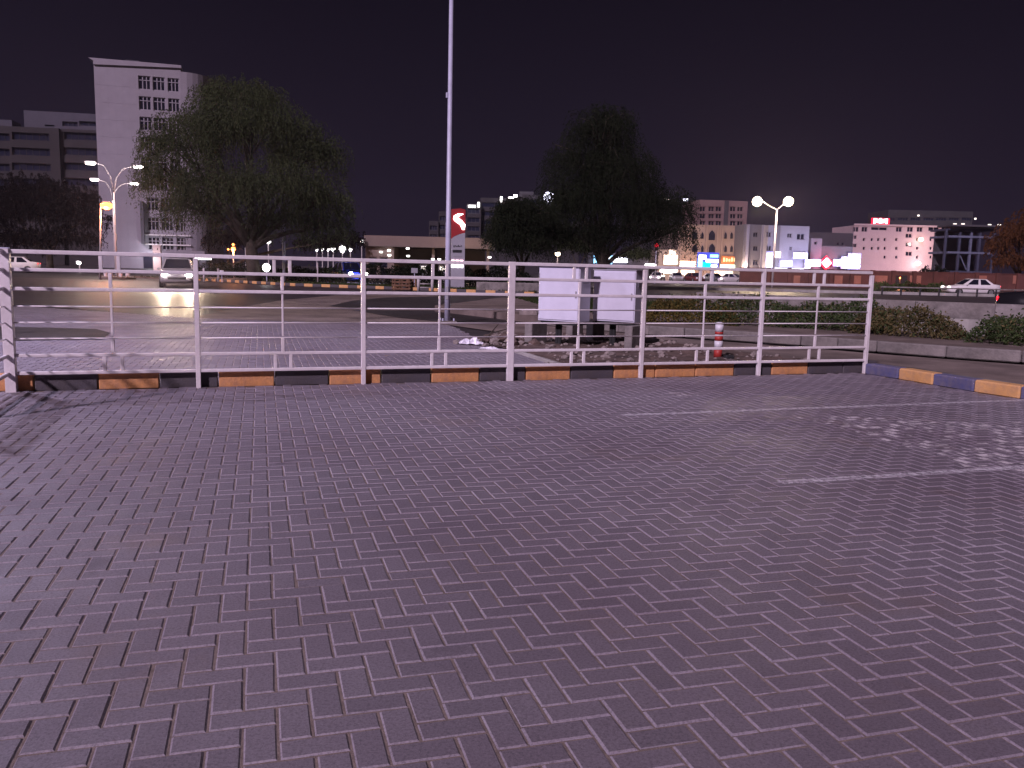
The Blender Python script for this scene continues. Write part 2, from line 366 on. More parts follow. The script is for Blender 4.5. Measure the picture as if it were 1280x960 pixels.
lot = [(-9.5, -.6), (8.5, -.6), (8.5, 4.2)] + [(p.x, p.y) for p in reversed(RK)] + [fp(11.0, .02)[:2], fp(-.62, .02)[:2], (-9.5, 4.0)]
lot_bed = struct(MB().sheet(lot, -.0046).build('parking_paving', M['sand']))
fl = field([Vector((*p[:2], 0)) for p in lot])
Rt, Dn, Fw = np.array(RT), np.array(DN), np.array(FW)
d_ = np.stack([fl['x'], fl['y'], np.full(len(fl['x']), -H)], -1); zc = d_ @ Fw; uu = 640 + FPX * (d_ @ Rt) / np.maximum(zc, .1); vv = 480 + FPX * (d_ @ Dn) / np.maximum(zc, .1)
inf = (zc > .3) & (uu > -10) & (uu < 1290) & (vv < 985); order = np.where(inf, zc * np.hypot(d_[:, 0], d_[:, 1]) ** 2, 1e9).argsort()
near = np.zeros(len(zc), bool); near[order[:300]] = True
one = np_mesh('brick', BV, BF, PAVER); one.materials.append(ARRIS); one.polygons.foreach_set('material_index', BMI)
for i in np.where(near)[0]:
    o = bpy.data.objects.new('brick', one); o.location = (fl['x'][i], fl['y'][i], fl['z'][i]); o.rotation_euler = (fl['ty'][i], -fl['tx'][i], fl['r'][i])
    o['tint'] = float(fl['t'][i]); o.parent = lot_bed; C.objects.link(o)
stuff(link('brick_field', field_mesh('brick_field', fl, ~near), lot_bed))
drive = [fp(-12, .24)[:2], fp(6.55, .24)[:2], (.62, 12.3), (.12, 14.1), (-.55, 15.4), (-.9, 17.5), (-1.6, 20.6), (-5.4, 20.4), (-7.8, 20.9), (-14.6, 24.6), (-20, 26)]
drive_bed = struct(MB().sheet(drive, -.0046).build('driveway_paving', M['sand']))
fd = field([Vector((*p[:2], 0)) for p in drive]); stuff(link('brick_field', field_mesh('brick_field', fd, np.ones(len(fd['x']), bool)), drive_bed))
sheet_px('dark_patch', [(-200, 402), (0, 408), (120, 411), (138, 416), (128, 424), (0, 426), (-200, 428)], .007, M['ground'])  # thin dark sheet lying over the driveway pavers

# ---- painted bay lines and worn symbol, laid on the brick tops and broken at the joints
def clip(poly, ax, lim, keep_less):
    o = []; n = len(poly)
    for i in range(n):
        a, b = poly[i], poly[(i + 1) % n]; da = (a[ax] - lim) * (1 if keep_less else -1); db = (b[ax] - lim) * (1 if keep_less else -1)
        if da <= 0: o.append(a)
        if da * db < 0: t = da / (da - db); o.append((a[0] + (b[0] - a[0]) * t, a[1] + (b[1] - a[1]) * t))
    return o
def paint_on(name, poly, m, keep=1.0, shrink=0.0):
    mb = MB(); hx, hy = L_ / 2 - G_ / 2 - CH, W_ / 2 - G_ / 2 - CH
    cx = sum(p[0] for p in poly) / len(poly); cy = sum(p[1] for p in poly) / len(poly); rad = max(math.hypot(p[0] - cx, p[1] - cy) for p in poly) + .2
    for i in np.where(np.hypot(fl['x'] - cx, fl['y'] - cy) < rad)[0]:
        if random.random() > keep: continue
        c, s_ = math.cos(fl['r'][i]), math.sin(fl['r'][i])
        q = [((p[0] - fl['x'][i]) * c + (p[1] - fl['y'][i]) * s_, -(p[0] - fl['x'][i]) * s_ + (p[1] - fl['y'][i]) * c) for p in poly]
        k = shrink * random.random(); kx0, kx1 = random.random() * shrink * 2, random.random() * shrink * 2
        for ax, lim, less in ((0, hx - kx1, True), (0, -hx + kx0, False), (1, hy - k, True), (1, -hy + k * .5, False)):
            q = clip(q, ax, lim, less)
            if len(q) < 3: break
        if len(q) < 3: continue
        zt = lambda a, b: fl['z'][i] + fl['tx'][i] * a + fl['ty'][i] * b + .0016
        mb.add([(fl['x'][i] + a * c - b * s_, fl['y'][i] + a * s_ + b * c, zt(a, b)) for a, b in q], [tuple(range(len(q)))])
    o = mb.build(name, m); o['kind'] = 'structure'; return o
def strip(a, b, wd):
    a, b = Vector(a), Vector(b); t = (b - a).normalized(); nn = Vector((-t.y, t.x)) * wd / 2
    return [tuple(a - nn), tuple(b - nn), tuple(b + nn), tuple(a + nn)]
paint_on('bay_line', strip((1.06, 8.06), (6.0, 9.78), .085), PAINT)
paint_on('bay_line', strip((1.80, 5.53), (5.2, 6.62), .09), PAINT)
paint_on('worn_ground_symbol', [(2.75, 8.2), (3.4, 8.35), (4.6, 8.05), (5.9, 8.6), (6.3, 7.6), (5.2, 6.0), (4.2, 5.6), (3.55, 5.75), (3.35, 6.15), (3.4, 6.5), (3.15, 7.0), (3.05, 7.5)], PAINT2, .80, .045)
paint_on('worn_ground_mark', [(1.4, 9.55), (2.1, 9.75), (2.15, 9.45), (1.5, 9.25)], PAINT2, .5, .05)

# ------------------------------------------------------------------ kerbs
kerb = struct(MB().box((*fp(5.2, .135)[:2], -.03), (12.3, .12, .05), TH).build('kerb', M['conc']))
seq = ['o', 'k', 'o', 'k', 'o', 'k', 'o', 'k', 'o', 'k', 'o', 'k', 'o', 'o', 'o', 'k', 'o', 'k', 'k']
KM = {}
def kstone(mn, length):
    k = (mn, length)
    if k not in KM: KM[k] = MB().box((0, 0, .078), (length, .15, .18), 0, .009).mesh('kerb_stone', M[mn])
    return KM[k]
t = -.41 - .605
for i, cch in enumerate(['k'] + seq):
    o = link('kerb_stone', kstone('kyel' if cch == 'o' else 'kblack', .592), kerb); p = fp(t + .3, .135)
    o.location = (p.x, p.y, random.uniform(-.004, .004)); o.rotation_euler = (random.uniform(-.01, .01), random.uniform(-.006, .006), TH + random.uniform(-.006, .006)); t += .605
kerb2 = struct(MB().box((6.05, 9.75, -.03), (.1, 5, .05), R(24.5)).build('kerb', M['conc']))
cols = ['kblue', 'kyel2', 'kblue', 'kyel2', 'kblue', 'kyel2', 'kblue', 'kyel2']
for i in range(len(RK) - 1):
    a, b = RK[i], RK[i + 1]; dv = b - a; nn = Vector((dv.y, -dv.x, 0)).normalized() * -.10; mid = (a + b) / 2 + nn
    o = link('kerb_stone', MB().box((0, 0, .07), (dv.length - .012, .2, .16), 0, .018).mesh('kerb_stone', M[cols[i]]), kerb2)
    o.location = mid; o.rotation_euler = (0, 0, math.atan2(dv.y, dv.x) + random.uniform(-.01, .01))
apr = [p + Vector((.19, .09, 0)) for p in RK]
struct(MB().prism([p[:2] for p in apr] + [(p + Vector((.42, .2, 0)))[:2] for p in reversed(RK)], -.04, .125).build('pavement', M['conc']))

# ------------------------------------------------------------------ white metal fence
fence = thing('metal_fence', 'white tubular metal fence with horizontal rails across the paved lot', 'fence', P0, TH)
RAILS = [(1.428, .042, 'rail'), (1.244, .036, 'rail'), (1.054, .036, 'rail'), (.876, .016, 'rod'), (.710, .016, 'rod'), (.544, .016, 'rod'), (.3715, .034, 'rail'), (.187, .036, 'rail')]
for i in range(7):
    wd = {0: .10, 3: .082}.get(i, .05); rz_ = 0
    top = 1.452 if i in (0, 3) else 1.405
    px_ = MB().box((i * SPC, 0, top / 2 - .02), (wd, .05 if wd < .09 else .1, top + .04), 0, .004); o = px_.build('post', M['white'], fence)
    o.rotation_euler = (random.uniform(-.004, .004), random.uniform(-.002, .002), 0)
MB().box((0, 0, 1.458), (.09, .09, .012), 0, .004).build('post_cap', M['galv'], fence)
for i in range(6):
    a, b = i * SPC, (i + 1) * SPC; wl = .05 if i == 0 else (.041 if i == 3 else .025); wr = .041 if i == 2 else .025
    for z, th_, nm in RAILS:
        if nm == 'rod': MB().tube([(a + wl, .004, z), (b - wr, .004, z)], th_ / 2, 8).build('rod', M['white'], fence, True)
        elif z > 1.4: MB().box(((a + b) / 2, 0, z + random.uniform(-.002, .002)), (b - a, .04, th_), 0, .005).build('rail', M['white'], fence)
        else: MB().box(((a + b + wl - wr) / 2, 0, z + random.uniform(-.003, .003)), (b - a - wl - wr, .034, th_), 0, .005).build('rail', M['white'], fence)
    m_ = (a + b) / 2 + (.06 if i == 0 else 0)
    for dx in (-.085, .085):
        MB().box((m_ + dx, 0, (1.407 + 1.262) / 2), (.036, .03, 1.407 - 1.262), 0, .004).build('upright', M['white'], fence)
        MB().box((m_ + dx + .0, 0, (.3545 + .205) / 2), (.036, .03, .1495), 0, .004).build('upright', M['white'], fence)
    MB().box((m_, 0, (1.226 + 1.072) / 2), (.036, .03, .154), 0, .004).build('upright', M['white'], fence)
    MB().box((m_, 0, (1.036 + .56) / 2), (.022, .014, .476), 0, .003).build('upright', M['white'], fence)
    MB().box((m_, 0, (.536 + .3885) / 2), (.036, .03, .148), 0, .004).build('upright', M['white'], fence)
for z, th_, nm in RAILS:     # return panel running back along the lot's left edge
    if nm == 'rod': MB().tube([(-.02, -.05, z), (-.02, -1.8, z)], th_ / 2, 8).build('rod', M['white'], fence, True)
    else: MB().box((-.02, -.93, z), (.036, 1.76, th_), 0, .005).build('rail', M['white'], fence)
for k in (1,): MB().box((-.02, -SPC * k - .02, .71), (.05, .05, 1.46), 0, .004).build('post', M['white'], fence)

# ------------------------------------------------------------------ near things behind the fence
# tall mast
p = gp(559, 402.5); mast = thing('lamp_mast', 'tall tapering lilac-grey steel lamp mast standing behind the fence', 'lamp post', (p.x, p.y, -.02))
MB().tube([(0, 0, 0), (0, 0, 2.5), (0, 0, 2.51), (0, 0, 12)], [.074, .068, .064, .042], 14).build('pole', M['galv'], mast, True)
MB().box((0, 0, .03), (.42, .42, .05), .3, .01).build('base_plate', M['conc'], mast)
for k in range(4):
    a = k * math.pi / 2 + 1.08; MB().lathe([(.022, .05), (.022, .10), (.012, .12)], (.2 * math.cos(a), .2 * math.sin(a), 0), 6).build('bolt', M['galv'], mast)
MB().tube([(0, 0, 11.8), (.4, -.1, 12.2), (1.5, -.35, 12.4)], [.045, .04, .035], 8).build('arm', M['galv'], mast, True)
MB().box((1.75, -.42, 12.38), (.62, .26, .1), -.23, .03).build('lamp_head', M['galv'], mast)
MB().box((-.01, -.068, .75), (.07, .03, .34), 0, .008).build('access_hatch', M['cabd'], mast)
MB().box((-.075, -.02, 5.55), (.05, .07, .13), 0, .01).build('sensor_box', M['galv'], mast)

# cabinets on blocks
CR = R(-32)
def cabinet(label, a, wd, dp, z0, z1, hood):
    t_ = thing('utility_cabinet', label, 'cabinet', (a[0], a[1], 0), CR, 'utility cabinets on concrete blocks')
    MB().box((wd / 2, dp / 2, (z0 + z1) / 2), (wd, dp, z1 - z0), 0, .008).build('body', M['cab'], t_)
    for k in range(1):
        w2 = wd - .03
        d = MB().box((.014 + w2 / 2 + k * (w2 + .008), -.008, (z0 + z1) / 2), (w2, .018, z1 - z0 - .06), 0, .004).build('door', M['cab'], t_)
        if k == 0: MB().box((w2 - .03, -.026, (z0 + z1) / 2), (.022, .018, .12), 0, .004).build('handle', M['cabd'], d)
        for zz in (z0 + .16, z1 - .16): MB().tube([(.02 if k == 0 else wd - .02, -.02, zz - .04), (.02 if k == 0 else wd - .02, -.02, zz + .04)], .009, 6).build('hinge', M['cabd'], d)
    if hood: MB().vprism([(-.03, z1 - .002), (wd + .05, z1 - .002), (wd + .03, z1 + .045), (-.01, z1 + .06)], -.05, dp + .05).build('rain_hood', M['cab'], t_)
    else: MB().box((wd / 2, dp / 2, z1 + .008), (wd + .03, dp + .03, .02), 0, .005).build('lid', M['cabd'], t_)
    MB().box((wd / 2, dp / 2, z0 - .03), (wd - .08, dp - .06, .058), 0, .005).build('plinth', M['rubber'], t_)
    for k in range(5): MB().box((wd + .004, dp * .5, z1 - .16 - k * .03), (.012, dp * .5, .012)).build('vent_slat', M['cabd'], t_)
    for i_, cxx in enumerate((wd * .35, wd * .42)): MB().tube([(cxx, dp * .5, 0), (cxx, dp * .5, z0 - .055)], .035, 8).build('conduit', M['rubber'], t_)
    return t_
cabinet('white two-door utility cabinet with sloped rain hood, nearer the lamp mast', (.44, 15.39), .83, .42, .46, 1.43, True)
cabinet('flat-topped white utility cabinet, the one nearer the red banded bollard', (1.45, 15.70), .84, .42, .46, 1.385, False)
def block(label, px, py, hgt, wd=.16, ln=.55):
    q = gp(px, py); t_ = MB().box((wd / 2, ln / 2, hgt / 2), (wd, ln, hgt), 0, .012).build('concrete_block', M['conc'])
    t_.location = (q.x, q.y, -.01); t_.rotation_euler = (0, 0, CR + random.uniform(-.04, .04)); tag(t_, label, 'block', 'concrete blocks under the cabinets'); return t_
block('upright concrete block at the far left under the hooded cabinet', 655, 431.5, .43)
block('short concrete block under the right end of the hooded cabinet', 707, 421, .33, .15, .5)
block('tall concrete block beneath the gap between the two cabinets', 732, 427, .44, .15)
block('concrete block at the right end under the flat-topped cabinet', 779.5, 438, .44, .15)
# dirt bed, edging, rubble
bed = [(-.55, 15.4), (.12, 14.1), (.62, 12.3), fp(6.6, .22)[:2], fp(11.2, .22)[:2], (5.4, 13.2), (4.3, 14.2), (3.5, 15.4), (2.9, 17.2), (1.2, 18.4), (-.6, 17.6)]
def lumpy(poly, z, amp, m, name, step=.14):
    xs = [p[0] for p in poly]; ys = [p[1] for p in poly]; X, Y = np.meshgrid(np.arange(min(xs), max(xs), step), np.arange(min(ys), max(ys), step))
    Z = z + amp * (np.sin(X * 3.1 + Y) * np.cos(Y * 2.3 - X * .7) * .4 + rng.normal(0, .35, X.shape)); idx = np.arange(X.size).reshape(X.shape)
    ok = inside([Vector((*p, 0)) for p in poly], X[:-1, :-1] + step / 2, Y[:-1, :-1] + step / 2)
    F = np.stack([idx[:-1, :-1][ok], idx[:-1, 1:][ok], idx[1:, 1:][ok], idx[1:, :-1][ok]], -1)
    return link(name, np_mesh(name, np.stack([X, Y, Z], -1).reshape(-1, 3), F, m))
struct(lumpy(bed, .03, .035, M['dirt'], 'dirt_bed'))
mb = MB()
for k in range(7):
    a = Vector((-.02, 14.25, 0)).lerp(Vector((.98, 11.25, 0)), k / 7); b = Vector((-.02, 14.25, 0)).lerp(Vector((.98, 11.25, 0)), (k + 1) / 7)
    c = (a + b) / 2; mb.box((c.x, c.y, .015), ((b - a).length - .015, .07, .06), math.atan2(b.y - a.y, b.x - a.x), .008)
edg = mb.build('edging', M['concp']); tag(edg, 'pale concrete edging strip beside the dirt bed behind the fence', 'edging')
def rock_mesh(sz, seed, n=1):
    r_ = random.Random(seed); bm = bmesh.new(); bmesh.ops.create_icosphere(bm, subdivisions=n, radius=sz)
    for v in bm.verts: v.co = Vector((v.co.x * r_.uniform(.8, 1.3), v.co.y * r_.uniform(.7, 1.1), v.co.z * r_.uniform(.5, .8))) * r_.uniform(.85, 1.15)
    return bm
mb = MB()
for k in range(420):
    for _ in range(20):
        x, y = random.uniform(-.5, 5.2), random.uniform(11, 18)
        if inside([Vector((*p, 0)) for p in bed], np.array([x]), np.array([y]))[0]: break
    else: continue
    bm = rock_mesh(random.choice((.015, .02, .03, .03, .05, .07)), k); a = random.uniform(0, 6)
    mb.add([(x + v.co.x * math.cos(a) - v.co.y * math.sin(a), y + v.co.x * math.sin(a) + v.co.y * math.cos(a), .045 + v.co.z) for v in bm.verts], [tuple(v.index for v in f.verts) for f in bm.faces]); bm.free()
stuff(mb.build('rubble', M['rock']), 'loose stone rubble scattered over the dirt bed', 'rubble')
bm = rock_mesh(.27, 5, 2); me = bpy.data.meshes.new('boulder'); bm.to_mesh(me); bm.free(); me.materials.append(M['rock'])
q = gp(662, 401); tag(link('boulder', me, None, (q.x, q.y, .17)), 'pale rough boulder behind the hooded cabinet', 'boulder')
# plastic sheet + broken branch
def crumple(name, label, cat, px, py, sx_, sy_, hgt, m, rz):
    q = gp(px, py); n = 12; X, Y = np.meshgrid(np.linspace(-.5, .5, n), np.linspace(-.5, .5, n)); ed = np.maximum(np.abs(X), np.abs(Y)) * 2
    Z = np.clip(rng.random(X.shape) * hgt * (1.15 - ed ** 2), .004, 1); X = X * sx_ + rng.normal(0, sx_ * .02, X.shape); Y = Y * sy_ * (1 + .4 * np.sin(X * 9)) + rng.normal(0, sy_ * .03, Y.shape)
    V = np.stack([X, Y, Z], -1).reshape(-1, 3); i_ = np.arange(n * n).reshape(n, n); F = np.stack([i_[:-1, :-1], i_[:-1, 1:], i_[1:, 1:], i_[1:, :-1]], -1).reshape(-1, 4)
    o = link(name, np_mesh(name, V, F, m), None, (q.x, q.y, .012), rz); return tag(o, label, cat)
crumple('plastic_sheet', 'crumpled white plastic sheet lying beside the branch rubble', 'litter', 590, 431, .46, .24, .13, M['plastic'], .1)
crumple('plastic_sheet', 'small flat white plastic scrap just in front of the rubble', 'litter', 611, 437, .34, .12, .04, M['plastic'], -.3)
crumple('paper_scrap', 'tiny white paper scrap on the driveway pavers beyond the fence', 'litter', 524, 442.5, .10, .07, .04, M['plastic'], .5)
crumple('paper_scrap', 'smaller grey paper scrap left of the white paper scrap', 'litter', 505, 441, .08, .05, .03, M['concp'], .9)
q = gp(603, 431); br = thing('broken_branch', 'dry broken branch poking up out of the rubble heap', 'branch', (q.x, q.y, 0), .2)
MB().tube([(0, 0, .03), (.15, .05, .2), (.3, .05, .38)], [.02, .016, .008], 6).build('stem', M['bark'], br, True)
MB().tube([(.15, .05, .2), (.34, .02, .26), (.5, 0, .3)], [.012, .01, .005], 6).build('twig', M['bark'], br, True)
MB().tube([(-.1, .1, .03), (.4, .02, .09), (1.0, -.15, .03)], [.018, .016, .008], 6).build('twig', M['bark'], br, True)
q = gp(632, 432); heap = thing('rubble_heap', 'heap of brown stones and branches beside the plastic sheet', 'rubble', (q.x, q.y, 0))
for k in range(26):
    bm = rock_mesh(random.uniform(.05, .13), 900 + k); me = bpy.data.meshes.new('stone'); bm.to_mesh(me); bm.free(); me.materials.append(random.choice((M['rock'], M['dirt'], M['bark'])))
    a = random.gauss(0, .32); b = random.gauss(0, .14); link('stone', me, heap, (a, b, max(.03, .16 - abs(a) * .2 - abs(b) * .3)), random.uniform(0, 6))
# bollard
q = gp(897, 450); bo = thing('bollard', 'short red and white banded bollard behind the fence', 'bollard', (q.x, q.y, 0))
MB().lathe([(.10, 0), (.10, .02), (.075, .03)], (0, 0, 0), 16).build('base', M['rubber'], bo, True)
zb = [(.03, .19, 'red'), (.19, .31, 'reflw'), (.31, .385, 'red'), (.385, .41, 'reflw'), (.41, .455, 'red'), (.455, .57, 'reflw')]
for a, b, mm in zb: MB().lathe([(.066, a), (.066, b - .001)], (0, 0, 0), 16).build('band', M[mm], bo, True)
MB().lathe([(.066, .57), (.058, .595), (.03, .607)], (0, 0, 0), 16).build('cap', M['reflw'], bo, True)
MB().box((.17, -.02, .04), (.16, .12, .09), .3, .02).build('foot', M['rubber'], bo)

# ------------------------------------------------------------------ verge on the right: kerb, footway, hedges, barrier
KL = [Vector((.6, 21.6, 0)), Vector((2.99, 18.85, 0)), Vector((4.4, 17.95, 0)), Vector((5.73, 16.96, 0)), Vector((6.8, 15.9, 0)), Vector((7.7, 15.1, 0)), Vector((8.66, 14.45, 0)), Vector((11, 13.0, 0)), Vector((15, 11, 0))]
struct(MB().prism([(p + Vector((.14, .2, 0)))[:2] for p in KL] + [(15, 30), (9, 38), (-.5, 36), (-2.5, 27)], -.04, .17).build('pavement', M['walk']))
kerb3 = struct(MB().box((2.2, 20.2, -.03), (.5, .1, .03), -.7).build('kerb', M['conc']))
for i in range(len(KL) - 1):
    a, b = KL[i], KL[i + 1]; n_ = max(1, round((b - a).length / .9))
    for k in range(n_):
        c, d = a.lerp(b, k / n_), a.lerp(b, (k + 1) / n_); dv = d - c; nn = Vector((-dv.y, dv.x, 0)).normalized() * .08; mid = (c + d) / 2 + nn
        o = link('kerb_stone', MB().box((0, 0, .085), (dv.length - .012, .16, .21), 0, .02).mesh('kerb_stone', M['conc']), kerb3, mid, math.atan2(dv.y, dv.x) + random.uniform(-.008, .008))
def leaves(n, pos, size, asp=.5, up=0.0):
    N = rng.normal(0, 1, (n, 3)); N[:, 2] = np.abs(N[:, 2]) + up; N /= np.linalg.norm(N, axis=1)[:, None]
    T = rng.normal(0, 1, (n, 3)); T -= N * (T * N).sum(1)[:, None]; T /= np.linalg.norm(T, axis=1)[:, None]; B = np.cross(N, T)
    s_ = (size * rng.uniform(.6, 1.3, n))[:, None]
    V = np.stack([pos - T * s_ / 2, pos + B * s_ * asp / 2, pos + T * s_ / 2, pos - B * s_ * asp / 2], 1).reshape(-1, 3)
    return V, np.arange(n * 4).reshape(n, 4)
def hedge(name, label, path, hgt, dep, n, mats, size=.06, z0=.17, group=None):
    t_ = thing(name, label, 'hedge', (path[0][0], path[0][1], z0), 0, group); o0 = np.array([path[0][0], path[0][1], z0])
    P = np.array([(p[0], p[1]) for p in path]); seg = np.linalg.norm(np.diff(P, axis=0), axis=1); cum = np.r_[0, np.cumsum(seg)]
    u = rng.uniform(0, cum[-1], n); k = np.clip(np.searchsorted(cum, u) - 1, 0, len(seg) - 1); f_ = (u - cum[k]) / seg[k]; base = P[k] + (P[k + 1] - P[k]) * f_[:, None]
    tg = (P[k + 1] - P[k]) / seg[k][:, None]; nr = np.stack([-tg[:, 1], tg[:, 0]], -1)
    ht = hgt * (1 + .16 * np.sin(u * 2.1) + .12 * np.sin(u * 5.3 + 1) + .06 * np.sin(u * 11)) * np.clip(np.minimum(u, cum[-1] - u) / .5 + .35, 0, 1)
    v = rng.uniform(-1, 1, n); zz = rng.random(n) ** .7; edge = np.sqrt(np.clip(1 - (zz * .85) ** 3, 0, 1))
    sh = np.where(rng.random(n) < .75, np.sign(v) * rng.uniform(.75, 1.05, n), v); sh = np.where(zz > .8, v, sh)
    pos = np.stack([base[:, 0] + nr[:, 0] * sh * edge * dep / 2, base[:, 1] + nr[:, 1] * sh * edge * dep / 2, z0 + ht * zz + rng.exponential(.03, n) * (zz > .8)], -1)
    pos += rng.normal(0, .025, pos.shape) - o0 * np.array([1, 1, 1])
    part = np.floor((np.sin(base[:, 0] * .9 + base[:, 1] * .7) * .5 + .5 + rng.normal(0, .25, n)).clip(0, .999) * len(mats)).astype(int)
    for j, mm in enumerate(mats):
        sel = part == j
        if sel.any(): V, F = leaves(int(sel.sum()), pos[sel], size); link('foliage', np_mesh('foliage', V, F, M[mm]), t_)
    mb = MB()
    for k in range(len(P) - 1):
        for q_ in np.linspace(.1, .9, max(2, int(seg[k] / .5))):
            c = P[k] + (P[k + 1] - P[k]) * q_ - P[0]; mb.tube([(c[0], c[1], -.03), (c[0] + random.uniform(-.08, .08), c[1], hgt * .7)], [.018, .008], 5)
    stuff(mb.build('stems', M['bark'], t_)); return t_
hedge('clipped_hedge', 'yellowing low hedge at the left end of the verge beside the flat-topped cabinet', [(3.2, 20.6), (4.6, 20.3), (5.3, 20.1)], .50, .8, 5200, ['hedgeY', 'hedgeA', 'hedgeY'], .07)
hedge('clipped_hedge', 'long green-brown hedge seen through the right half of the fence', [(4.8, 21.0), (6.5, 20.1), (8.2, 18.7)], .56, 1.0, 10500, ['hedgeA', 'hedgeB', 'hedgeA'], .07)
hedge('clipped_hedge', 'sprawling dry brown bush just right of the end fence post', [(7.5, 18.6), (8.3, 17.8), (9.1, 17.2)], .46, .9, 5600, ['hedgeB', 'hedgeB', 'hedgeA', 'hedgeB'], .07)
hedge('clipped_hedge', 'green low hedge with a brown top at the right edge by the barrier', [(9.2, 16.9), (10.2, 15.9), (12.2, 14.8)], .42, 1.5, 9500, ['hedgeA', 'hedgeB', 'hedgeA'], .07)
# grass behind the hedge
def grass(name, label, poly, n, hgt, z, wd=.03):
    xs = [p[0] for p in poly]; ys = [p[1] for p in poly]; X = rng.uniform(min(xs), max(xs), n); Y = rng.uniform(min(ys), max(ys), n)
    ok = inside([Vector((*p[:2], 0)) for p in poly], X, Y); X, Y = X[ok], Y[ok]; n = len(X); a = rng.uniform(0, 6.3, n); h_ = hgt * rng.uniform(.5, 1.3, n); l = rng.normal(0, .3, (n, 2)) * h_[:, None]
    dx, dy = np.cos(a) * wd / 2, np.sin(a) * wd / 2; Z = np.full(n, z)
    V = np.stack([np.stack([X - dx, Y - dy, Z], -1), np.stack([X + dx, Y + dy, Z], -1), np.stack([X + l[:, 0], Y + l[:, 1], Z + h_], -1)], 1).reshape(-1, 3)
    return stuff(link(name, np_mesh(name, V, np.arange(n * 3).reshape(n, 3), M['grass'])), label, 'grass')
grass('grass', 'dark green grass on the verge behind the hedge', [(1.5, 25), (7.5, 23), (9.5, 34), (0, 36)], 16000, .10, .17, .05)
# concrete barrier
bar = thing('concrete_barrier', 'long grey concrete road barrier behind the hedges on the right', 'barrier')
BL = [(5.2, 24.2), (8.23, 21.35), (10.94, 19.4), (13.2, 17.6), (17, 14.6)]
for i in range(len(BL) - 1):
    a, b = Vector((*BL[i], 0)), Vector((*BL[i + 1], 0)); n_ = max(1, round((b - a).length / 2.0))
    for k in range(n_):
        c, d = a.lerp(b, k / n_), a.lerp(b, (k + 1) / n_); dv = d - c; h0 = .84 if i else .84
        pr = [(-.34, .1), (-.34, .26), (-.12, .45), (-.10, h0), (.10, h0), (.14, .1)]
        o = MB().add([(x, y, z) for x in (-dv.length / 2 + .006, dv.length / 2 - .006) for y, z in pr], [tuple(range(5, -1, -1)), tuple(range(6, 12))] + [(j, (j + 1) % 6, 6 + (j + 1) % 6, 6 + j) for j in range(6)]).build('barrier_segment', M['conc'], bar)
        o.location = (c + d) / 2; o.rotation_euler = (0, 0, math.atan2(dv.y, dv.x))
rw = MB().prism([(8.05, 20.5), (10.0, 18.75), (10.3, 18.2), (10.45, 18.3), (10.2, 18.95), (8.2, 20.75)], .1, .50).build('retaining_wall', M['concp'])
tag(rw, 'pale stained concrete retaining wall below the grey barrier', 'wall')
struct(MB().add([(10.35, 18.2, .52), (12.6, 16.4, .46), (12.2, 15.4, .17), (9.5, 16.9, .17), (9.9, 17.9, .17)], [(0, 1, 2, 3, 4)]).build('embankment', M['walk']))

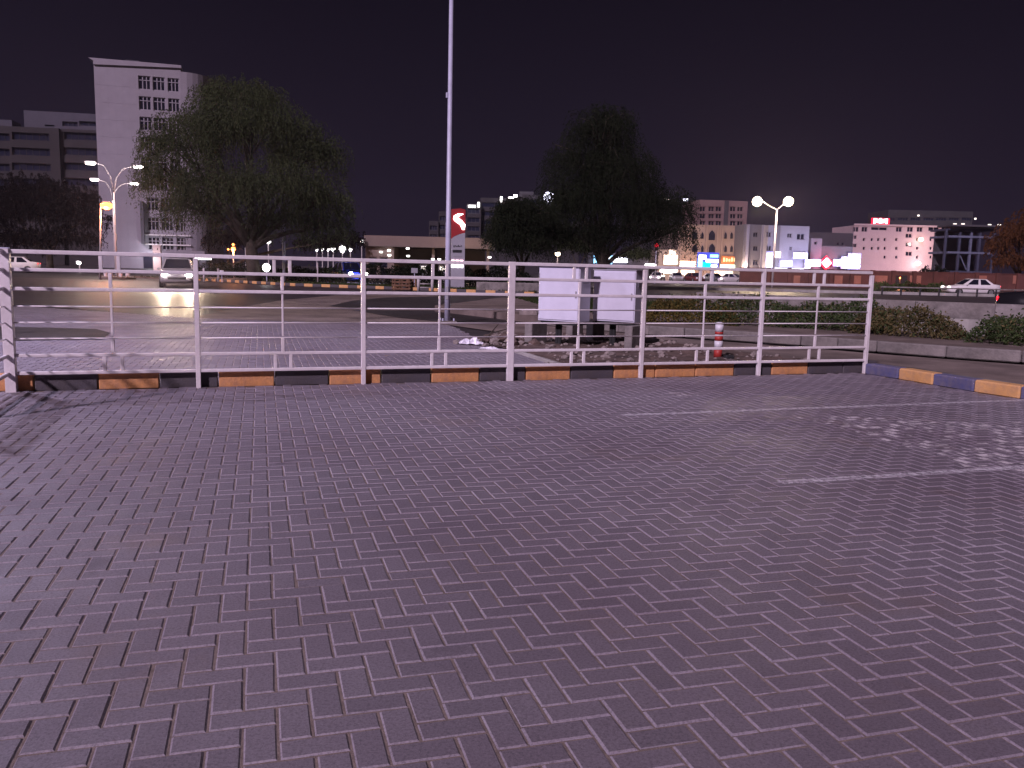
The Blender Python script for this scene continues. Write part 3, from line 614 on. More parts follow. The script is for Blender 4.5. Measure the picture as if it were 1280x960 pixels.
# ------------------------------------------------------------------ vehicles
def car(name, label, loc, heading, paint, head=None, tail=None, L=4.5, group=None, suv=0):
    t_ = thing(name, label, 'car', loc, heading, group); k = L / 4.5; Hh = 1.45 + suv
    st = [(-2.25, .70, .42, .80), (-2.2, .80, .34, .98), (-1.7, .87, .24, 1.03), (-.9, .89, .22, .98), (.6, .89, .22, .95), (1.2, .88, .22, .90), (1.95, .84, .24, .78), (2.2, .74, .32, .66), (2.25, .62, .42, .58)]
    mb = MB(); ring = []
    for x, w2, z0, z1 in st:
        z1 += suv * .5; ring.append([(x * k, w2 * .92, z0), (x * k, w2, z0 + .12), (x * k, w2, z0 + (z1 - z0) * .6), (x * k, w2 * .95, z1 - .05), (x * k, w2 * .82, z1), (x * k, 0, z1 + .02)])
    vs = []; fs = []
    for r_ in ring: vs += r_ + [(a, -b, c) for a, b, c in reversed(r_[:-1])]
    n = 11
    for i in range(len(ring) - 1):
        for j in range(n): fs.append((i * n + j, i * n + (j + 1) % n, (i + 1) * n + (j + 1) % n, (i + 1) * n + j))
    fs += [tuple(range(n)), tuple(range((len(ring) - 1) * n, len(ring) * n))]
    MB().add(vs, fs).build('body', M[paint], t_, True)
    b0, b1 = .93 + suv * .5, Hh
    base = [(-1.75, .80), (1.05, .80)]; top = [(-1.05 - suv, .62), (.25, .62)]
    q = [(x * k, s_ * y, z) for (x, y), z in ((base[0], b0), (base[1], b0), (top[1], b1), (top[0], b1)) for s_ in (1, -1)]
    rid = [(-1.05 * k - suv, 0, b1 + .03), (.25 * k, 0, b1 + .03)]
    MB().add(q + rid, [(0, 2, 4, 6), (1, 7, 5, 3), (2, 3, 5, 9, 4), (0, 6, 8, 7, 1), (6, 4, 9, 8), (7, 8, 9, 5)]).build('cabin', M[paint], t_)
    def win(nm, idx, ins, off):
        P = [Vector(q[i]) for i in idx]; c = sum(P, Vector()) / len(P); nn = (P[1] - P[0]).cross(P[2] - P[0]).normalized()
        if nn.dot(c - Vector((0, 0, .9))) < 0: nn = -nn
        vs = [c + (p - c) * ins + nn * off for p in P]; MB().add(vs, [tuple(range(len(vs)))]).build(nm, M['glassd'], t_)
    win('windscreen', (2, 3, 5, 4), .88, .012); win('rear_window', (0, 1, 7, 6), .86, .012)
    for s_ in (0, 1):
        A, B_, C_, D_ = [Vector(q[i + s_]) for i in (0, 2, 4, 6)]
        for lo, hi in ((.10, .47), (.51, .90)):
            P = [A.lerp(B_, lo), A.lerp(B_, hi), D_.lerp(C_, hi), D_.lerp(C_, lo)]; c = sum(P, Vector()) / 4
            P = [c + (p - c) * .86 + Vector((0, .012 if s_ == 0 else -.012, .004)) for p in P]; MB().add(P, [(0, 1, 2, 3)]).build('side_window', M['glassd'], t_)
    for x in (-1.38 * k, 1.36 * k):
        for s_ in (1, -1):
            wl = MB().lathe([(.20, -.10), (.31, -.10), (.325, -.06), (.325, .06), (.31, .10), (.20, .10)], (x, s_ * .80, .325), 18, 'y').build('wheel', M['rubber'], t_, True)
            MB().lathe([(.19, -.106), (.10, -.112), (.10, .112), (.19, .106)], (x, s_ * .80, .325), 12, 'y').build('rim', M['rim'], wl)
    for s_ in (1, -1):
        MB().lathe([(.05, 2.0), (.14, 2.06), (.15, 2.20), (.08, 2.29)], (0, s_ * .60, .69 + suv * .3), 10, 'x').build('headlight', head or M['reflw'], t_)
        MB().box((-2.19 * k, s_ * .62, .86 + suv * .4), (.10, .30, .13), 0, .03).build('taillight', tail or M['red'], t_)
        MB().box((.75, s_ * .95, .98), (.1, .14, .1), 0, .03).build('mirror', M[paint], t_)
    MB().box((2.22 * k, 0, .50), (.07, .95, .16), 0, .03).build('grille', M['rubber'], t_)
    MB().box((-2.255 * k, 0, .62), (.02, .5, .11)).build('number_plate', M['reflw'], t_)
    return t_
c1 = at(222, 47); carA = car('parked_car', 'silver car with glaring headlights driving toward the fence', (c1.x, c1.y, -.03), R(-70), 'cars', E['head'], suv=.08)
for s_ in (.62, -.62): lamp('SPOT', 'headlight_beam', (2.4, s_, .72), 900, (1, .74, .52), carA, .07, (0, R(-87), 0), 34)
c1 = at(15, 80); car('parked_car', 'white car with red rear lamps at the far left road', (c1.x, c1.y, -.03), R(200), 'carw', E['headdim'], E['tail'])
c1 = at(1214, 76); car('moving_car', 'white saloon car on the far carriageway at right', (c1.x, c1.y, -.03), R(178), 'carw', E['dimw'], E['tail'])
c1 = at(1250, 21.6); car('moving_car', 'black car with one lit red tail lamp at the right edge', (c1.x + 2.15, c1.y - .75, .06), R(-33), 'cark', None, E['tail'])
c1 = at(436, 66); carB = car('parked_car', 'blue car with dazzling headlights beyond the yellow banded kerb', (c1.x, c1.y, -.03), R(-60), 'carb', E['head'], suv=.15)
lamp('POINT', 'glow', (2.5, 0, .8), 60, (.3, .35, 1), carB, .1)
for i, (px, y, pm, hd, tl, lb) in enumerate([(822, 128, 'carw', E['headdim'], None, 'white parked car in front of the shops at the leftmost of the row'), (846, 131, 'cars', None, E['tail'], 'silver parked car with red lamps below the glaring shop lights'), (868, 129, 'carr', None, E['tail'], 'maroon parked car left of the blue billboard'), (893, 132, 'carw', E['headdim'], None, 'white parked car right under the blue billboard'), (917, 130, 'cars', None, None, 'silver parked car under the brown shop sign'), (975, 134, 'carw', None, E['tail'], 'white parked car below the twin globe street lamp')]):
    c1 = at(px, y); car('parked_car', lb, (c1.x, c1.y, -.03), R(250 + 17 * i), pm, hd, tl, group='cars parked along the shops')

# ------------------------------------------------------------------ far kerb, grass island, dark hedge, small furniture
FK = [gp(235, 349.5), gp(300, 353.5), gp(370, 357.5), gp(470, 361), gp(560, 364.5), gp(620, 367), gp(668, 369)]
kerb4 = struct(MB().box((-8.2, 53, -.04), (1, .1, .03), 0).build('kerb', M['conc'])); acc = []; j = 0
for i in range(len(FK) - 1):
    a, b = FK[i], FK[i + 1]; n_ = max(1, round((b - a).length / .62))
    for k in range(n_):
        c, d = a.lerp(b, k / n_), a.lerp(b, (k + 1) / n_); dv = d - c
        link('kerb_stone', kstone('kyel2' if j % 2 else 'kblack', round(dv.length - .015, 2)), kerb4, (c + d) / 2, math.atan2(dv.y, dv.x)); j += 1
isl = [(p + Vector((.05, .12, 0)))[:2] for p in FK] + [(4, 62), (-8, 66), (-25, 72), (-34, 70)]
struct(MB().prism(isl, -.04, .10).build('grass_island', M['dirt'])); grass('grass', 'dull green grass strip along the yellow banded kerb', [(p[0], p[1] + .2) for p in isl[:7]] + [(2, 56), (-8, 57), (-20, 60), (-30, 67)], 26000, .13, .10, .08)
def pl(pts): return [at(a, y)[:2] for a, y in pts]
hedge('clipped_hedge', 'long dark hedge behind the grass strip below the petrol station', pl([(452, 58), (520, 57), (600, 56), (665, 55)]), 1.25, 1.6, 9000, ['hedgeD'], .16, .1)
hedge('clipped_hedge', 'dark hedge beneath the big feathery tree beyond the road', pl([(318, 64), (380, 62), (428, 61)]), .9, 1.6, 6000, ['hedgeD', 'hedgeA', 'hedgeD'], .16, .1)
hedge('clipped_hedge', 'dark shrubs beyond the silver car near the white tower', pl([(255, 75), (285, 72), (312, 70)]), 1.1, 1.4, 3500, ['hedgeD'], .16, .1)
q = gp(501, 362.5); cr_ = thing('wooden_crate', 'slatted wooden crate standing by the yellow banded kerb', 'crate', (q.x, q.y, 0), .3)
for z in (.08, .27, .46, .65):
    for yy in (-.42, .42): MB().box((0, yy, z), (.92, .025, .10)).build('slat', M['wood'], cr_)
    for xx in (-.46, .46): MB().box((xx, 0, z), (.025, .82, .10)).build('slat', M['wood'], cr_)
for xx in (-.42, 0, .42):
    for yy in (-.395, .395): MB().box((xx, yy, .36), (.07, .03, .72)).build('batten', M['wood'], cr_)
q = gp(516, 362.8); cr2 = thing('wooden_pallet', 'wooden pallet leaning upright beside the slatted crate', 'pallet', (q.x, q.y, 0), .2)
for k in range(5): MB().box((-.3 + k * .15, 0, .38), (.09, .02, .76)).build('slat', M['wood'], cr2)
for z in (.08, .38, .68): MB().box((0, .05, z), (.7, .07, .08)).build('batten', M['wood'], cr2)
q = gp(523, 364); pg = thing('pipe_gate', 'low white pipe gate between two posts near the crate', 'gate', (q.x, q.y, 0), .1)
for xx in (0, .78): MB().tube([(xx, 0, 0), (xx, 0, .72)], .085, 10).build('post', M['post'], pg, True)
for z in (.22, .42): MB().tube([(.085, 0, z), (.695, 0, z)], .025, 8).build('rail', M['post'], pg, True)
q = gp(518, 360); sg = thing('small_sign', 'small grey square sign on a short post near the crate', 'sign', (q.x, q.y, 0), .1)
MB().tube([(0, 0, 0), (0, 0, 1.0)], .03, 8).build('post', M['galv'], sg); MB().box((0, -.04, 1.12), (.42, .03, .32), 0, .01).build('panel', M['totem'], sg)
q = gp(607, 364); bb = MB().box((0, 0, .2), (.9, .5, .45), 0, .03).build('concrete_slab', M['conc'], None, False, (q.x, q.y, 0)); bb.rotation_euler = (0, .03, -.1)
tag(bb, 'squat grey concrete slab by the kerb left of the thick fence post', 'block')
b2 = MB().box((0, 0, .3), (3.6, .25, .62), 0, .03).build('concrete_slab', M['conc'], None, False, at(636, 48.2)); b2.rotation_euler = (0, 0, -.08); tag(b2, 'long low grey concrete barrier behind the thick fence post', 'barrier')
q = at(333, 58); rs = thing('round_sign', 'round white lit sign on a post below the big tree', 'sign', (q.x, q.y, .08))
MB().tube([(0, .03, 0), (0, .03, 1.3)], .035, 8).build('post', M['galv'], rs); MB().lathe([(.24, -.02), (.27, 0), (.24, .02)], (0, -.03, 1.0), 20, 'y').build('disc', E['white'], rs)
q = at(355, 60); ps = thing('pale_pole', 'pale thin pole right of the big feathery tree trunk', 'pole', (q.x, q.y, .08)); MB().tube([(0, 0, 0), (0, 0, 4.4)], [.12, .08], 10).build('shaft', M['galv'], ps, True); MB().box((0, -.12, 1.1), (.2, .05, .45), 0, .02).build('plate', M['post'], ps)
q = at(397, 59); ps = thing('thin_post', 'short thin white post right of the round sign', 'post', (q.x, q.y, .08)); MB().tube([(0, 0, 0), (0, 0, 1.35)], .05, 8).build('shaft', M['post'], ps, True); MB().lathe([(.06, 1.35), (.03, 1.42)], (0, 0, 0), 8).build('cap', M['post'], ps)
for px, lb in ((254.5, 'left white traffic post right of the silver car'), (272.5, 'right white traffic post right of the silver car')):
    q = at(px, 61); ps = thing('traffic_post', lb, 'post', (q.x, q.y, -.03), 0, 'white traffic posts'); MB().tube([(0, 0, 0), (0, 0, .95)], .06, 8).build('shaft', M['reflw'], ps, True); MB().lathe([(.061, .6), (.061, .75)], (0, 0, 0), 8).build('band', M['red'], ps)
q = at(277, 60); ks = thing('keep_sign', 'small white rectangular traffic sign right of the silver car', 'sign', (q.x, q.y, -.03)); MB().tube([(0, 0, 0), (0, 0, .7)], .03, 8).build('post', M['galv'], ks); MB().box((0, -.04, .75), (.28, .02, .18), 0, .01).build('panel', M['reflw'], ks)

# ------------------------------------------------------------------ trees: tapered trunk, limbs, drooping strands of leaflets
def tree(name, label, base, blobs, trunk_h, trunk_r, n_str, m, droop=1.4, leaf=.20, forks=2, lean=0, up=.0):
    t_ = thing(name, label, 'tree', base); mb = MB(); top = Vector((lean, 0, trunk_h))
    mb.tube([(0, 0, -.1), (lean * .3, 0, trunk_h * .4), (lean * .8, 0, trunk_h * .8), top], [trunk_r * 1.25, trunk_r, trunk_r * .9, trunk_r * .8], 10)
    tr = mb.build('trunk', M['bark'], t_, True)
    for i, (cx, cy, cz, rx, ry, rz_) in enumerate(blobs):
        s0 = Vector((lean * .6, 0, trunk_h * random.uniform(.55, .95))); e0 = Vector((cx, cy, cz)); md = s0.lerp(e0, .5) + Vector((random.uniform(-.3, .3), random.uniform(-.3, .3), .4))
        lb = MB().tube([s0, s0.lerp(md, .5) + Vector((0, 0, .2)), md, e0], [trunk_r * .55, trunk_r * .42, trunk_r * .3, .05], 7)
        for k in range(6):
            a = random.uniform(0, 6.28); f_ = random.uniform(.4, .9); e1 = e0 + Vector((math.cos(a) * rx * f_, math.sin(a) * ry * f_, random.uniform(-.2, .6) * rz_))
            lb.tube([md.lerp(e0, random.uniform(.2, .9)), e0.lerp(e1, .5) + Vector((0, 0, .3)), e1], [trunk_r * .2, trunk_r * .12, .02], 5)
        lb.build('limb', M['bark'], tr, True)
    vol = np.array([(b[3] * b[4] * b[5]) ** .72 for b in blobs]); vol /= vol.sum(); allp = []; allT = []
    for b, share in zip(blobs, vol):
        n = int(n_str * share); D = rng.normal(0, 1, (n, 3)); D /= np.linalg.norm(D, axis=1)[:, None]; D[:, 2] = np.where(D[:, 2] < -.35, -D[:, 2] * .4, D[:, 2])
        clump = np.sin(D[:, 0] * 5.1 + b[0]) * np.sin(D[:, 1] * 4.3 + b[1]) * np.sin(D[:, 2] * 5.7 + 1.3)
        rr = (rng.random(n) ** .30) * (1 + .13 * clump) * rng.choice([1, .97, 1.06], n); P = np.array(b[:3]) + D * np.array(b[3:]) * rr[:, None]
        Ls = droop * rng.uniform(.35, 1.35, n) * (.55 + .45 * np.abs(D[:, 2] - 1) / 1.3); nl = 13; sw = rng.normal(0, .10, (n, 2))
        for k in range(nl):
            s_ = k / (nl - 1); out_ = D[:, :2] * (.55 * np.sin(s_ * 1.7) * droop * .45)[None] if np.ndim(s_) else D[:, :2] * (.45 * math.sin(s_ * 1.7) * droop * .5)
            Q = P + np.concatenate([out_ + sw * s_, ((.12 * math.sin(s_ * 3.14) - s_ ** 1.4) * Ls + up * s_)[:, None]], 1)
            T = np.concatenate([D[:, :2] * (.5 * (1 - s_)) + rng.normal(0, .45, (n, 2)), (-.25 - .8 * s_ + rng.normal(0, .35, n))[:, None]], 1)
            allp.append(Q + rng.normal(0, .05, Q.shape)); allT.append(T)
    P = np.concatenate(allp); T = np.concatenate(allT); n = len(P); T /= np.linalg.norm(T, axis=1)[:, None]; N = rng.normal(0, 1, (n, 3)); B = np.cross(N, T); B /= np.linalg.norm(B, axis=1)[:, None]
    s_ = (leaf * rng.uniform(.6, 1.4, n))[:, None]; V = np.stack([P - T * s_ / 2, P + B * s_ * .15, P + T * s_ / 2, P - B * s_ * .15], 1).reshape(-1, 3)
    link('crown', np_mesh('crown', V, np.arange(n * 4).reshape(n, 4), M[m]), t_); return t_
def tblobs(base, y, lst):      # crown lobes given by bearing, elevation and radius
    o = []
    for px, py, dy, rx, rz_ in lst:
        p = pt(px, py, y + dy); s_ = (y + dy) / FPX; o.append((p.x - base[0], dy, p.z, rx * s_, rx * s_ * .95, rz_ * s_))
    return o
b = at(318, 58); b.z = .05
tree('feathery_tree', 'big feathery weeping tree in front of the white tower', b, tblobs(b, 58, [(315, 160, 0, 70, 46), (225, 185, -1, 48, 46), (205, 225, 0, 36, 40), (264, 158, 1, 44, 34), (385, 195, 1, 48, 44), (400, 255, 0, 40, 38), (345, 235, -2, 58, 40), (270, 235, -2, 50, 42), (240, 262, 0, 38, 34), (300, 120, 2, 55, 22), (350, 275, 1, 45, 22), (410, 285, 0, 30, 22)]), 2.9, .42, 9000, 'leafA', 1.9, .17, lean=-.25)
b = at(752, 66); b.z = -.03
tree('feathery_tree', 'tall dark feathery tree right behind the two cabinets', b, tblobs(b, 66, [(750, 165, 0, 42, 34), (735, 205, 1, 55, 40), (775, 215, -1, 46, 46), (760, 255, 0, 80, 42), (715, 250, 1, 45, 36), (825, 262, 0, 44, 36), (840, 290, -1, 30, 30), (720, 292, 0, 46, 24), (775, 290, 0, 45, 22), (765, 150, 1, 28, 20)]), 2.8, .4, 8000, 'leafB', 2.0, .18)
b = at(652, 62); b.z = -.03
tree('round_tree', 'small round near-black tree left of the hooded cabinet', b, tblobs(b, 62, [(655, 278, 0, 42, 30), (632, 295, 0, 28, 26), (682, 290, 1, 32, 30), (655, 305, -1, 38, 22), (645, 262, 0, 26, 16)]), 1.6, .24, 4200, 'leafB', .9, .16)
b = at(1272, 118); b.z = -.03
tree('street_tree', 'rust-lit leafy tree at the right edge behind the red wall', b, tblobs(b, 118, [(1275, 300, 0, 36, 26), (1250, 312, 0, 18, 18), (1300, 290, 0, 40, 34), (1262, 328, -1, 26, 14)]), 2.5, .3, 1500, 'leafC', .9, .38)
b = at(62, 92); b.z = -.03
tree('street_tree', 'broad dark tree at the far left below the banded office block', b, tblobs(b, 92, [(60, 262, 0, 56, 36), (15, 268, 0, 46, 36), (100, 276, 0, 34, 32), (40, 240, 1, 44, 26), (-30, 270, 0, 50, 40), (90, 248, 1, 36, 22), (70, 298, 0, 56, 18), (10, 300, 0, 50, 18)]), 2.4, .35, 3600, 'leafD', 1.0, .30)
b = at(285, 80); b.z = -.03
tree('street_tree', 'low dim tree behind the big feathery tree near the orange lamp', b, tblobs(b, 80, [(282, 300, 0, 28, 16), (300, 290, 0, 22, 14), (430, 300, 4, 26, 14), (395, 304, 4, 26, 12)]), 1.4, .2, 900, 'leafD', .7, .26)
b = at(724, 100); b.z = -.03
tree('street_tree', 'low tree lit yellow from below behind the hooded cabinet', b, tblobs(b, 100, [(714, 306, 0, 16, 12), (735, 310, 0, 16, 12), (795, 318, 2, 20, 10)]), 1.5, .18, 700, 'leafA', .6, .26)

# ------------------------------------------------------------------ street lamps
def arm_lamp(label, px, y, heads, hz_py, power, group=None, col=(1, .78, .68)):
    q = at(px, y); t_ = thing('street_lamp', label, 'street lamp', (q.x, q.y, -.03), 0, group)
    tops = []
    htop = pt(px, hz_py, y).z
    MB().tube([(0, 0, 0), (0, 0, htop * .5), (0, 0, htop)], [.085, .065, .045], 10).build('pole', M['post'], t_, True)
    for hp, hy in heads:
        e = pt(hp, hy, y); dx = e.x - q.x; dz = e.z + .03
        MB().tube([(0, 0, htop), (dx * .12, 0, htop + (dz - htop) * .55), (dx * .4, 0, htop + (dz - htop) * .9), (dx * .92, 0, dz + .04)], [.035, .03, .026, .022], 8).build('arm', M['cabd'], t_, True)
        hd = MB().box((dx, 0, dz + .05), (.78, .34, .12), 0, .05).build('lamp_head', M['post'], t_)
        MB().lathe([(.30, -.10), (.33, -.03), (.30, .02)], (dx, 0, dz - .03), 12).build('diffuser', E['lampw'], hd)
        lamp('POINT', 'street_light', (dx, 0, dz - .9), power * .11, col, t_, .25)
    return t_
arm_lamp('nearer double-arm street lamp on the round island at left', 145.5, 64, [(113, 203), (173, 208)], 240, 1500, 'double-arm street lamps')
arm_lamp('farther, lower double-arm street lamp behind the nearer one', 144, 78, [(118, 224), (168, 229)], 250, 1700, 'double-arm street lamps')
isl_q = gp(147, 348); im = MB().lathe([(1.25, -.03), (1.25, .10), (1.15, .14)], (0, 0, 0), 20).build('round_island', M['conc']); im.location = isl_q; struct(im)
for k in range(7):
    a = k * .9; o = MB().lathe([(.12, 0), (.16, .32), (.15, .36)], (0, 0, 0), 10).build('planter_pot', M['reflw'], None, False, (isl_q.x + .8 * math.cos(a), isl_q.y + .7 * math.sin(a), .13)); tag(o, ['rightmost white pot at the foot of the double-arm lamp', 'white pot at the right rear of the lamp island', 'white pot at the back of the lamp island', 'leftmost white pot on the lamp island', 'white pot at the left front of the lamp island', 'white pot in front of the lamp pole on the island', 'white pot at the right front of the lamp island'][k], 'pot', 'pots on the round island')
q = at(128.5, 60); ol = thing('orange_lamp', 'thin pole with a glowing orange lamp left of the white tower', 'street lamp', (q.x, q.y, -.03)); hz_ = pt(134, 256, 60)
MB().tube([(-.25, 0, 0), (0, 0, hz_.z)], [.06, .045], 8).build('pole', M['post'], ol, True); MB().tube([(0, 0, hz_.z), (.3, 0, hz_.z + .1)], .035, 6).build('arm', M['post'], ol)
hd = MB().box((.42, 0, hz_.z + .22), (.5, .3, .1), 0, .03).build('lamp_head', M['post'], ol); MB().lathe([(.14, -.30), (.38, -.15), (.42, .06), (.2, .16)], (.42, 0, hz_.z + .02), 12).build('diffuser', E['lampo'], hd)
lamp('POINT', 'orange_light', (.42, -.2, hz_.z - .5), 210, (1, .32, .12), ol, .2)
q = at(966, 92); gl = thing('twin_globe_lamp', 'tall lamp post with two glowing warm globes before the shops', 'street lamp', (q.x, q.y, -.03)); zt = pt(966, 262, 92).z
MB().tube([(0, 0, 0), (0, 0, zt)], [.13, .08], 10).build('pole', M['post'], gl, True)
for hp in (946.5, 985.5):
    e = pt(hp, 251.5, 92); dx = e.x - q.x; MB().tube([(0, 0, zt), (dx * .5, 0, zt + .55), (dx, 0, e.z + .5)], .045, 8).build('arm', M['post'], gl, True)
    MB().lathe([(.1, -.48), (.40, -.33), (.51, -.05), (.47, .21), (.26, .43), (.1, .48)], (dx, 0, e.z), 14).build('globe', E['lampwarm'], gl, True)
    lamp('POINT', 'globe_light', (dx, -.2, e.z - 1.1), 700, (1, .74, .5), gl, .4)
q = at(292, 75); sl = thing('orange_lamp', 'small orange lamp with a short post below the feathery tree', 'street lamp', (q.x, q.y, -.03)); zt = pt(292, 311, 75).z
MB().tube([(0, 0, 0), (0, 0, zt - .1)], .05, 8).build('pole', M['post'], sl)
MB().lathe([(.08, -.2), (.2, -.05), (.18, .12), (.06, .2)], (0, 0, zt), 10).build('globe', E['lampo'], sl); MB().lathe([(.05, -.1), (.13, 0), (.05, .1)], (0, 0, zt + .4), 8).build('upper_globe', E['lampo'], sl); MB().lathe([(.04, -.08), (.1, 0), (.04, .08)], (-.45, 0, zt - .03), 8).build('side_globe', E['lampo'], sl)
lamp('POINT', 'orange_light', (0, -.3, zt - .2), 160, (1, .35, .12), sl, .15)
for i, (px, py, r_) in enumerate([(396, 312.5, .2), (403, 312, .2), (410, 312, .24), (416.5, 311.5, .32), (428, 311.5, .5), (438, 312, .26)]):
    y = 120; e = pt(px, py, y); t_ = thing('row_lamp', ['leftmost small round lamp of the row right of the feathery tree', 'second small lamp of the row right of the feathery tree', 'third small lamp of the row right of the feathery tree', 'fourth, larger lamp of the row right of the feathery tree', 'largest and brightest lamp of the row right of the feathery tree', 'rightmost lamp of the row, just before the petrol station'][i], 'lamp', (e.x, y, -.03), 0, 'row of small lamps')
    MB().tube([(0, 0, 0), (0, 0, e.z - r_)], .07, 6).build('pole', M['post'], t_); MB().lathe([(r_ * .3, -r_), (r_, -.1 * r_), (r_ * .8, .6 * r_), (r_ * .2, r_)], (0, 0, e.z + .03), 10).build('globe', E['white'], t_)
for px, py, y, r_, nm, lb, mm in [(335, 301.5, 90, .32, 'tree_lamp', 'white lamp seen just right of the feathery tree trunk', 'white'), (306, 287.5, 100, .40, 'tree_lamp', 'bright lamp seen left of the feathery tree trunk fork', 'white'), (320, 287.5, 100, .28, 'tree_lamp', 'smaller lamp seen inside the feathery tree trunk fork', 'white'), (452, 301.5, 110, .28, 'yard_lamp', 'white lamp hanging left of the petrol station roof', 'white'), (98.5, 328, 85, .22, 'yard_lamp', 'small white light below the dark tree at left', 'white'), (697, 317, 90, .28, 'yard_lamp', 'small warm light behind the hooded cabinet', 'lampwarm')]:
    e = pt(px, py, y); t_ = thing(nm, lb, 'lamp', (e.x, y, -.03)); MB().tube([(0, .12, 0), (0, .12, e.z)], .06, 6).build('pole', M['post'], t_); MB().box((0, 0, e.z + .12), (r_ * 2.4, .3, .08), 0, .02).build('hood', M['post'], t_); MB().lathe([(r_ * .4, -r_ * .5), (r_, -.1 * r_), (r_ * .8, .2)], (0, -.02, e.z - .05), 10).build('globe', E[mm], t_)
# the lot's own lamp, standing left of the frame: its pool of light falls over the left end of the fence
ll = thing('lot_lamp', 'parking lot lamp post just outside the picture at left, lighting the pavers', 'lamp post', (-10.5, 12.5, -.02))
MB().tube([(0, 0, 0), (0, 0, 7.6)], [.09, .06], 10).build('pole', M['galv'], ll, True); MB().tube([(0, 0, 7.6), (.5, -.3, 7.8), (.95, -.55, 7.8)], .035, 8).build('arm', M['galv'], ll, True)
hd = MB().box((1.1, -.65, 7.8), (.6, .3, .1), -.5, .03).build('lamp_head', M['galv'], ll); MB().box((1.1, -.65, 7.735), (.48, .22, .02), -.5).build('diffuser', emit('lamp_violet', (.80, .72, 1), 6), hd)
lamp('SPOT', 'lot_light', (1.1, -.65, 7.68), 820, (.76, .68, 1), ll, .2, (0, 0, 0), 150)

# ------------------------------------------------------------------ buildings
class Bld:
    def __init__(s, name, label, px0, d0, rz, cat='building', z0=-.04):
        s.o = at(px0, d0); s.rz = rz; s.t = thing(name, label, cat, (s.o.x, s.o.y, z0), rz); s.z0 = z0; s.ex = Vector((math.cos(rz), math.sin(rz), 0)); s.ny = Vector((-math.sin(rz), math.cos(rz), 0))
    def uz(s, px, py, dep=0):
        d = ray(px, py); o = s.o + s.ny * dep; t_ = o.dot(s.ny) / d.dot(s.ny); P = d * t_; P.z += H; return (P - s.o).dot(s.ex), P.z - s.z0
    def rect(s, px0, px1, py0, py1, dep=0):
        cx, cy = (px0 + px1) / 2, (py0 + py1) / 2; a = s.uz(px0, cy, dep)[0]; b = s.uz(px1, cy, dep)[0]; z1 = s.uz(cx, py0, dep)[1]; z0 = s.uz(cx, py1, dep)[1]; return a, b, z0, z1
    def wall(s, u0, u1, z0, z1, dep, m, ops=(), y=0, name='wall', rev=.3):
        ops = [o for o in ops if o[1] > u0 + .02 and o[0] < u1 - .02 and o[3] > z0 + .02 and o[2] < z1 - .02]
        xs = sorted({u0, u1, *[max(u0, o[0]) for o in ops], *[min(u1, o[1]) for o in ops]}); zs = sorted({z0, z1, *[max(z0, o[2]) for o in ops], *[min(z1, o[3]) for o in ops]}); mb = MB()
        for i in range(len(xs) - 1):
            for j in range(len(zs) - 1):
                cx, cz = (xs[i] + xs[i + 1]) / 2, (zs[j] + zs[j + 1]) / 2
                if any(o[0] < cx < o[1] and o[2] < cz < o[3] for o in ops): continue
                mb.add([(xs[i], y, zs[j]), (xs[i + 1], y, zs[j]), (xs[i + 1], y, zs[j + 1]), (xs[i], y, zs[j + 1])], [(0, 1, 2, 3)])
        for a, b, c, d in ops:
            mb.add([(a, y, c), (b, y, c), (b, y, d), (a, y, d), (a, y + rev, c), (b, y + rev, c), (b, y + rev, d), (a, y + rev, d)], [(0, 4, 5, 1), (1, 5, 6, 2), (2, 6, 7, 3), (3, 7, 4, 0)])
        y2 = y + dep; mb.add([(u0, y, z0), (u1, y, z0), (u1, y, z1), (u0, y, z1), (u0, y2, z0), (u1, y2, z0), (u1, y2, z1), (u0, y2, z1)], [(1, 5, 6, 2), (5, 4, 7, 6), (4, 0, 3, 7), (3, 2, 6, 7)])
        me = bpy.data.meshes.new(name); me.from_pydata(mb.v, [], mb.f); me.materials.append(m); return link(name, me, s.t)
    def window(s, a, b, c, d, y=0, nx=2, nz=1, fm='white', gm='glassd', rev=.22, bar=.07):
        w_, h_ = round(b - a, 2), round(d - c, 2); k = ('win', w_, h_, nx, nz, fm)
        if k not in KM:
            mb = MB(); t_ = bar
            for i in range(nx + 1): mb.box((-w_ / 2 + t_ / 2 + (w_ - t_) * i / nx, 0, 0), (t_, .08, h_ - .02))
            for i in range(nz + 1): mb.box((0, .003, -h_ / 2 + t_ / 2 + .01 + (h_ - t_ - .02) * i / nz), (w_ - .02, .07, t_))
            KM[k] = mb.mesh('window', M[fm])
        g_ = ('pane', w_, h_, gm)
        if g_ not in KM: KM[g_] = MB().box((0, 0, 0), (w_ - .01, .02, h_ - .01)).mesh('pane', M[gm] if gm in M else E[gm])
        o = link('window', KM[k], s.t, ((a + b) / 2, y + rev, (c + d) / 2)); link('pane', KM[g_], o, (0, .05, 0)); return o
    def sign(s, px0, px1, py0, py1, m, name='sign_panel', out_=.35, th=.25, y=0, parent=None):
        a, b, c, d = s.rect(px0, px1, py0, py1, y); return MB().box(((a + b) / 2, y - out_, (c + d) / 2), (b - a, th, d - c), 0, .03).build(name, m, parent or s.t)

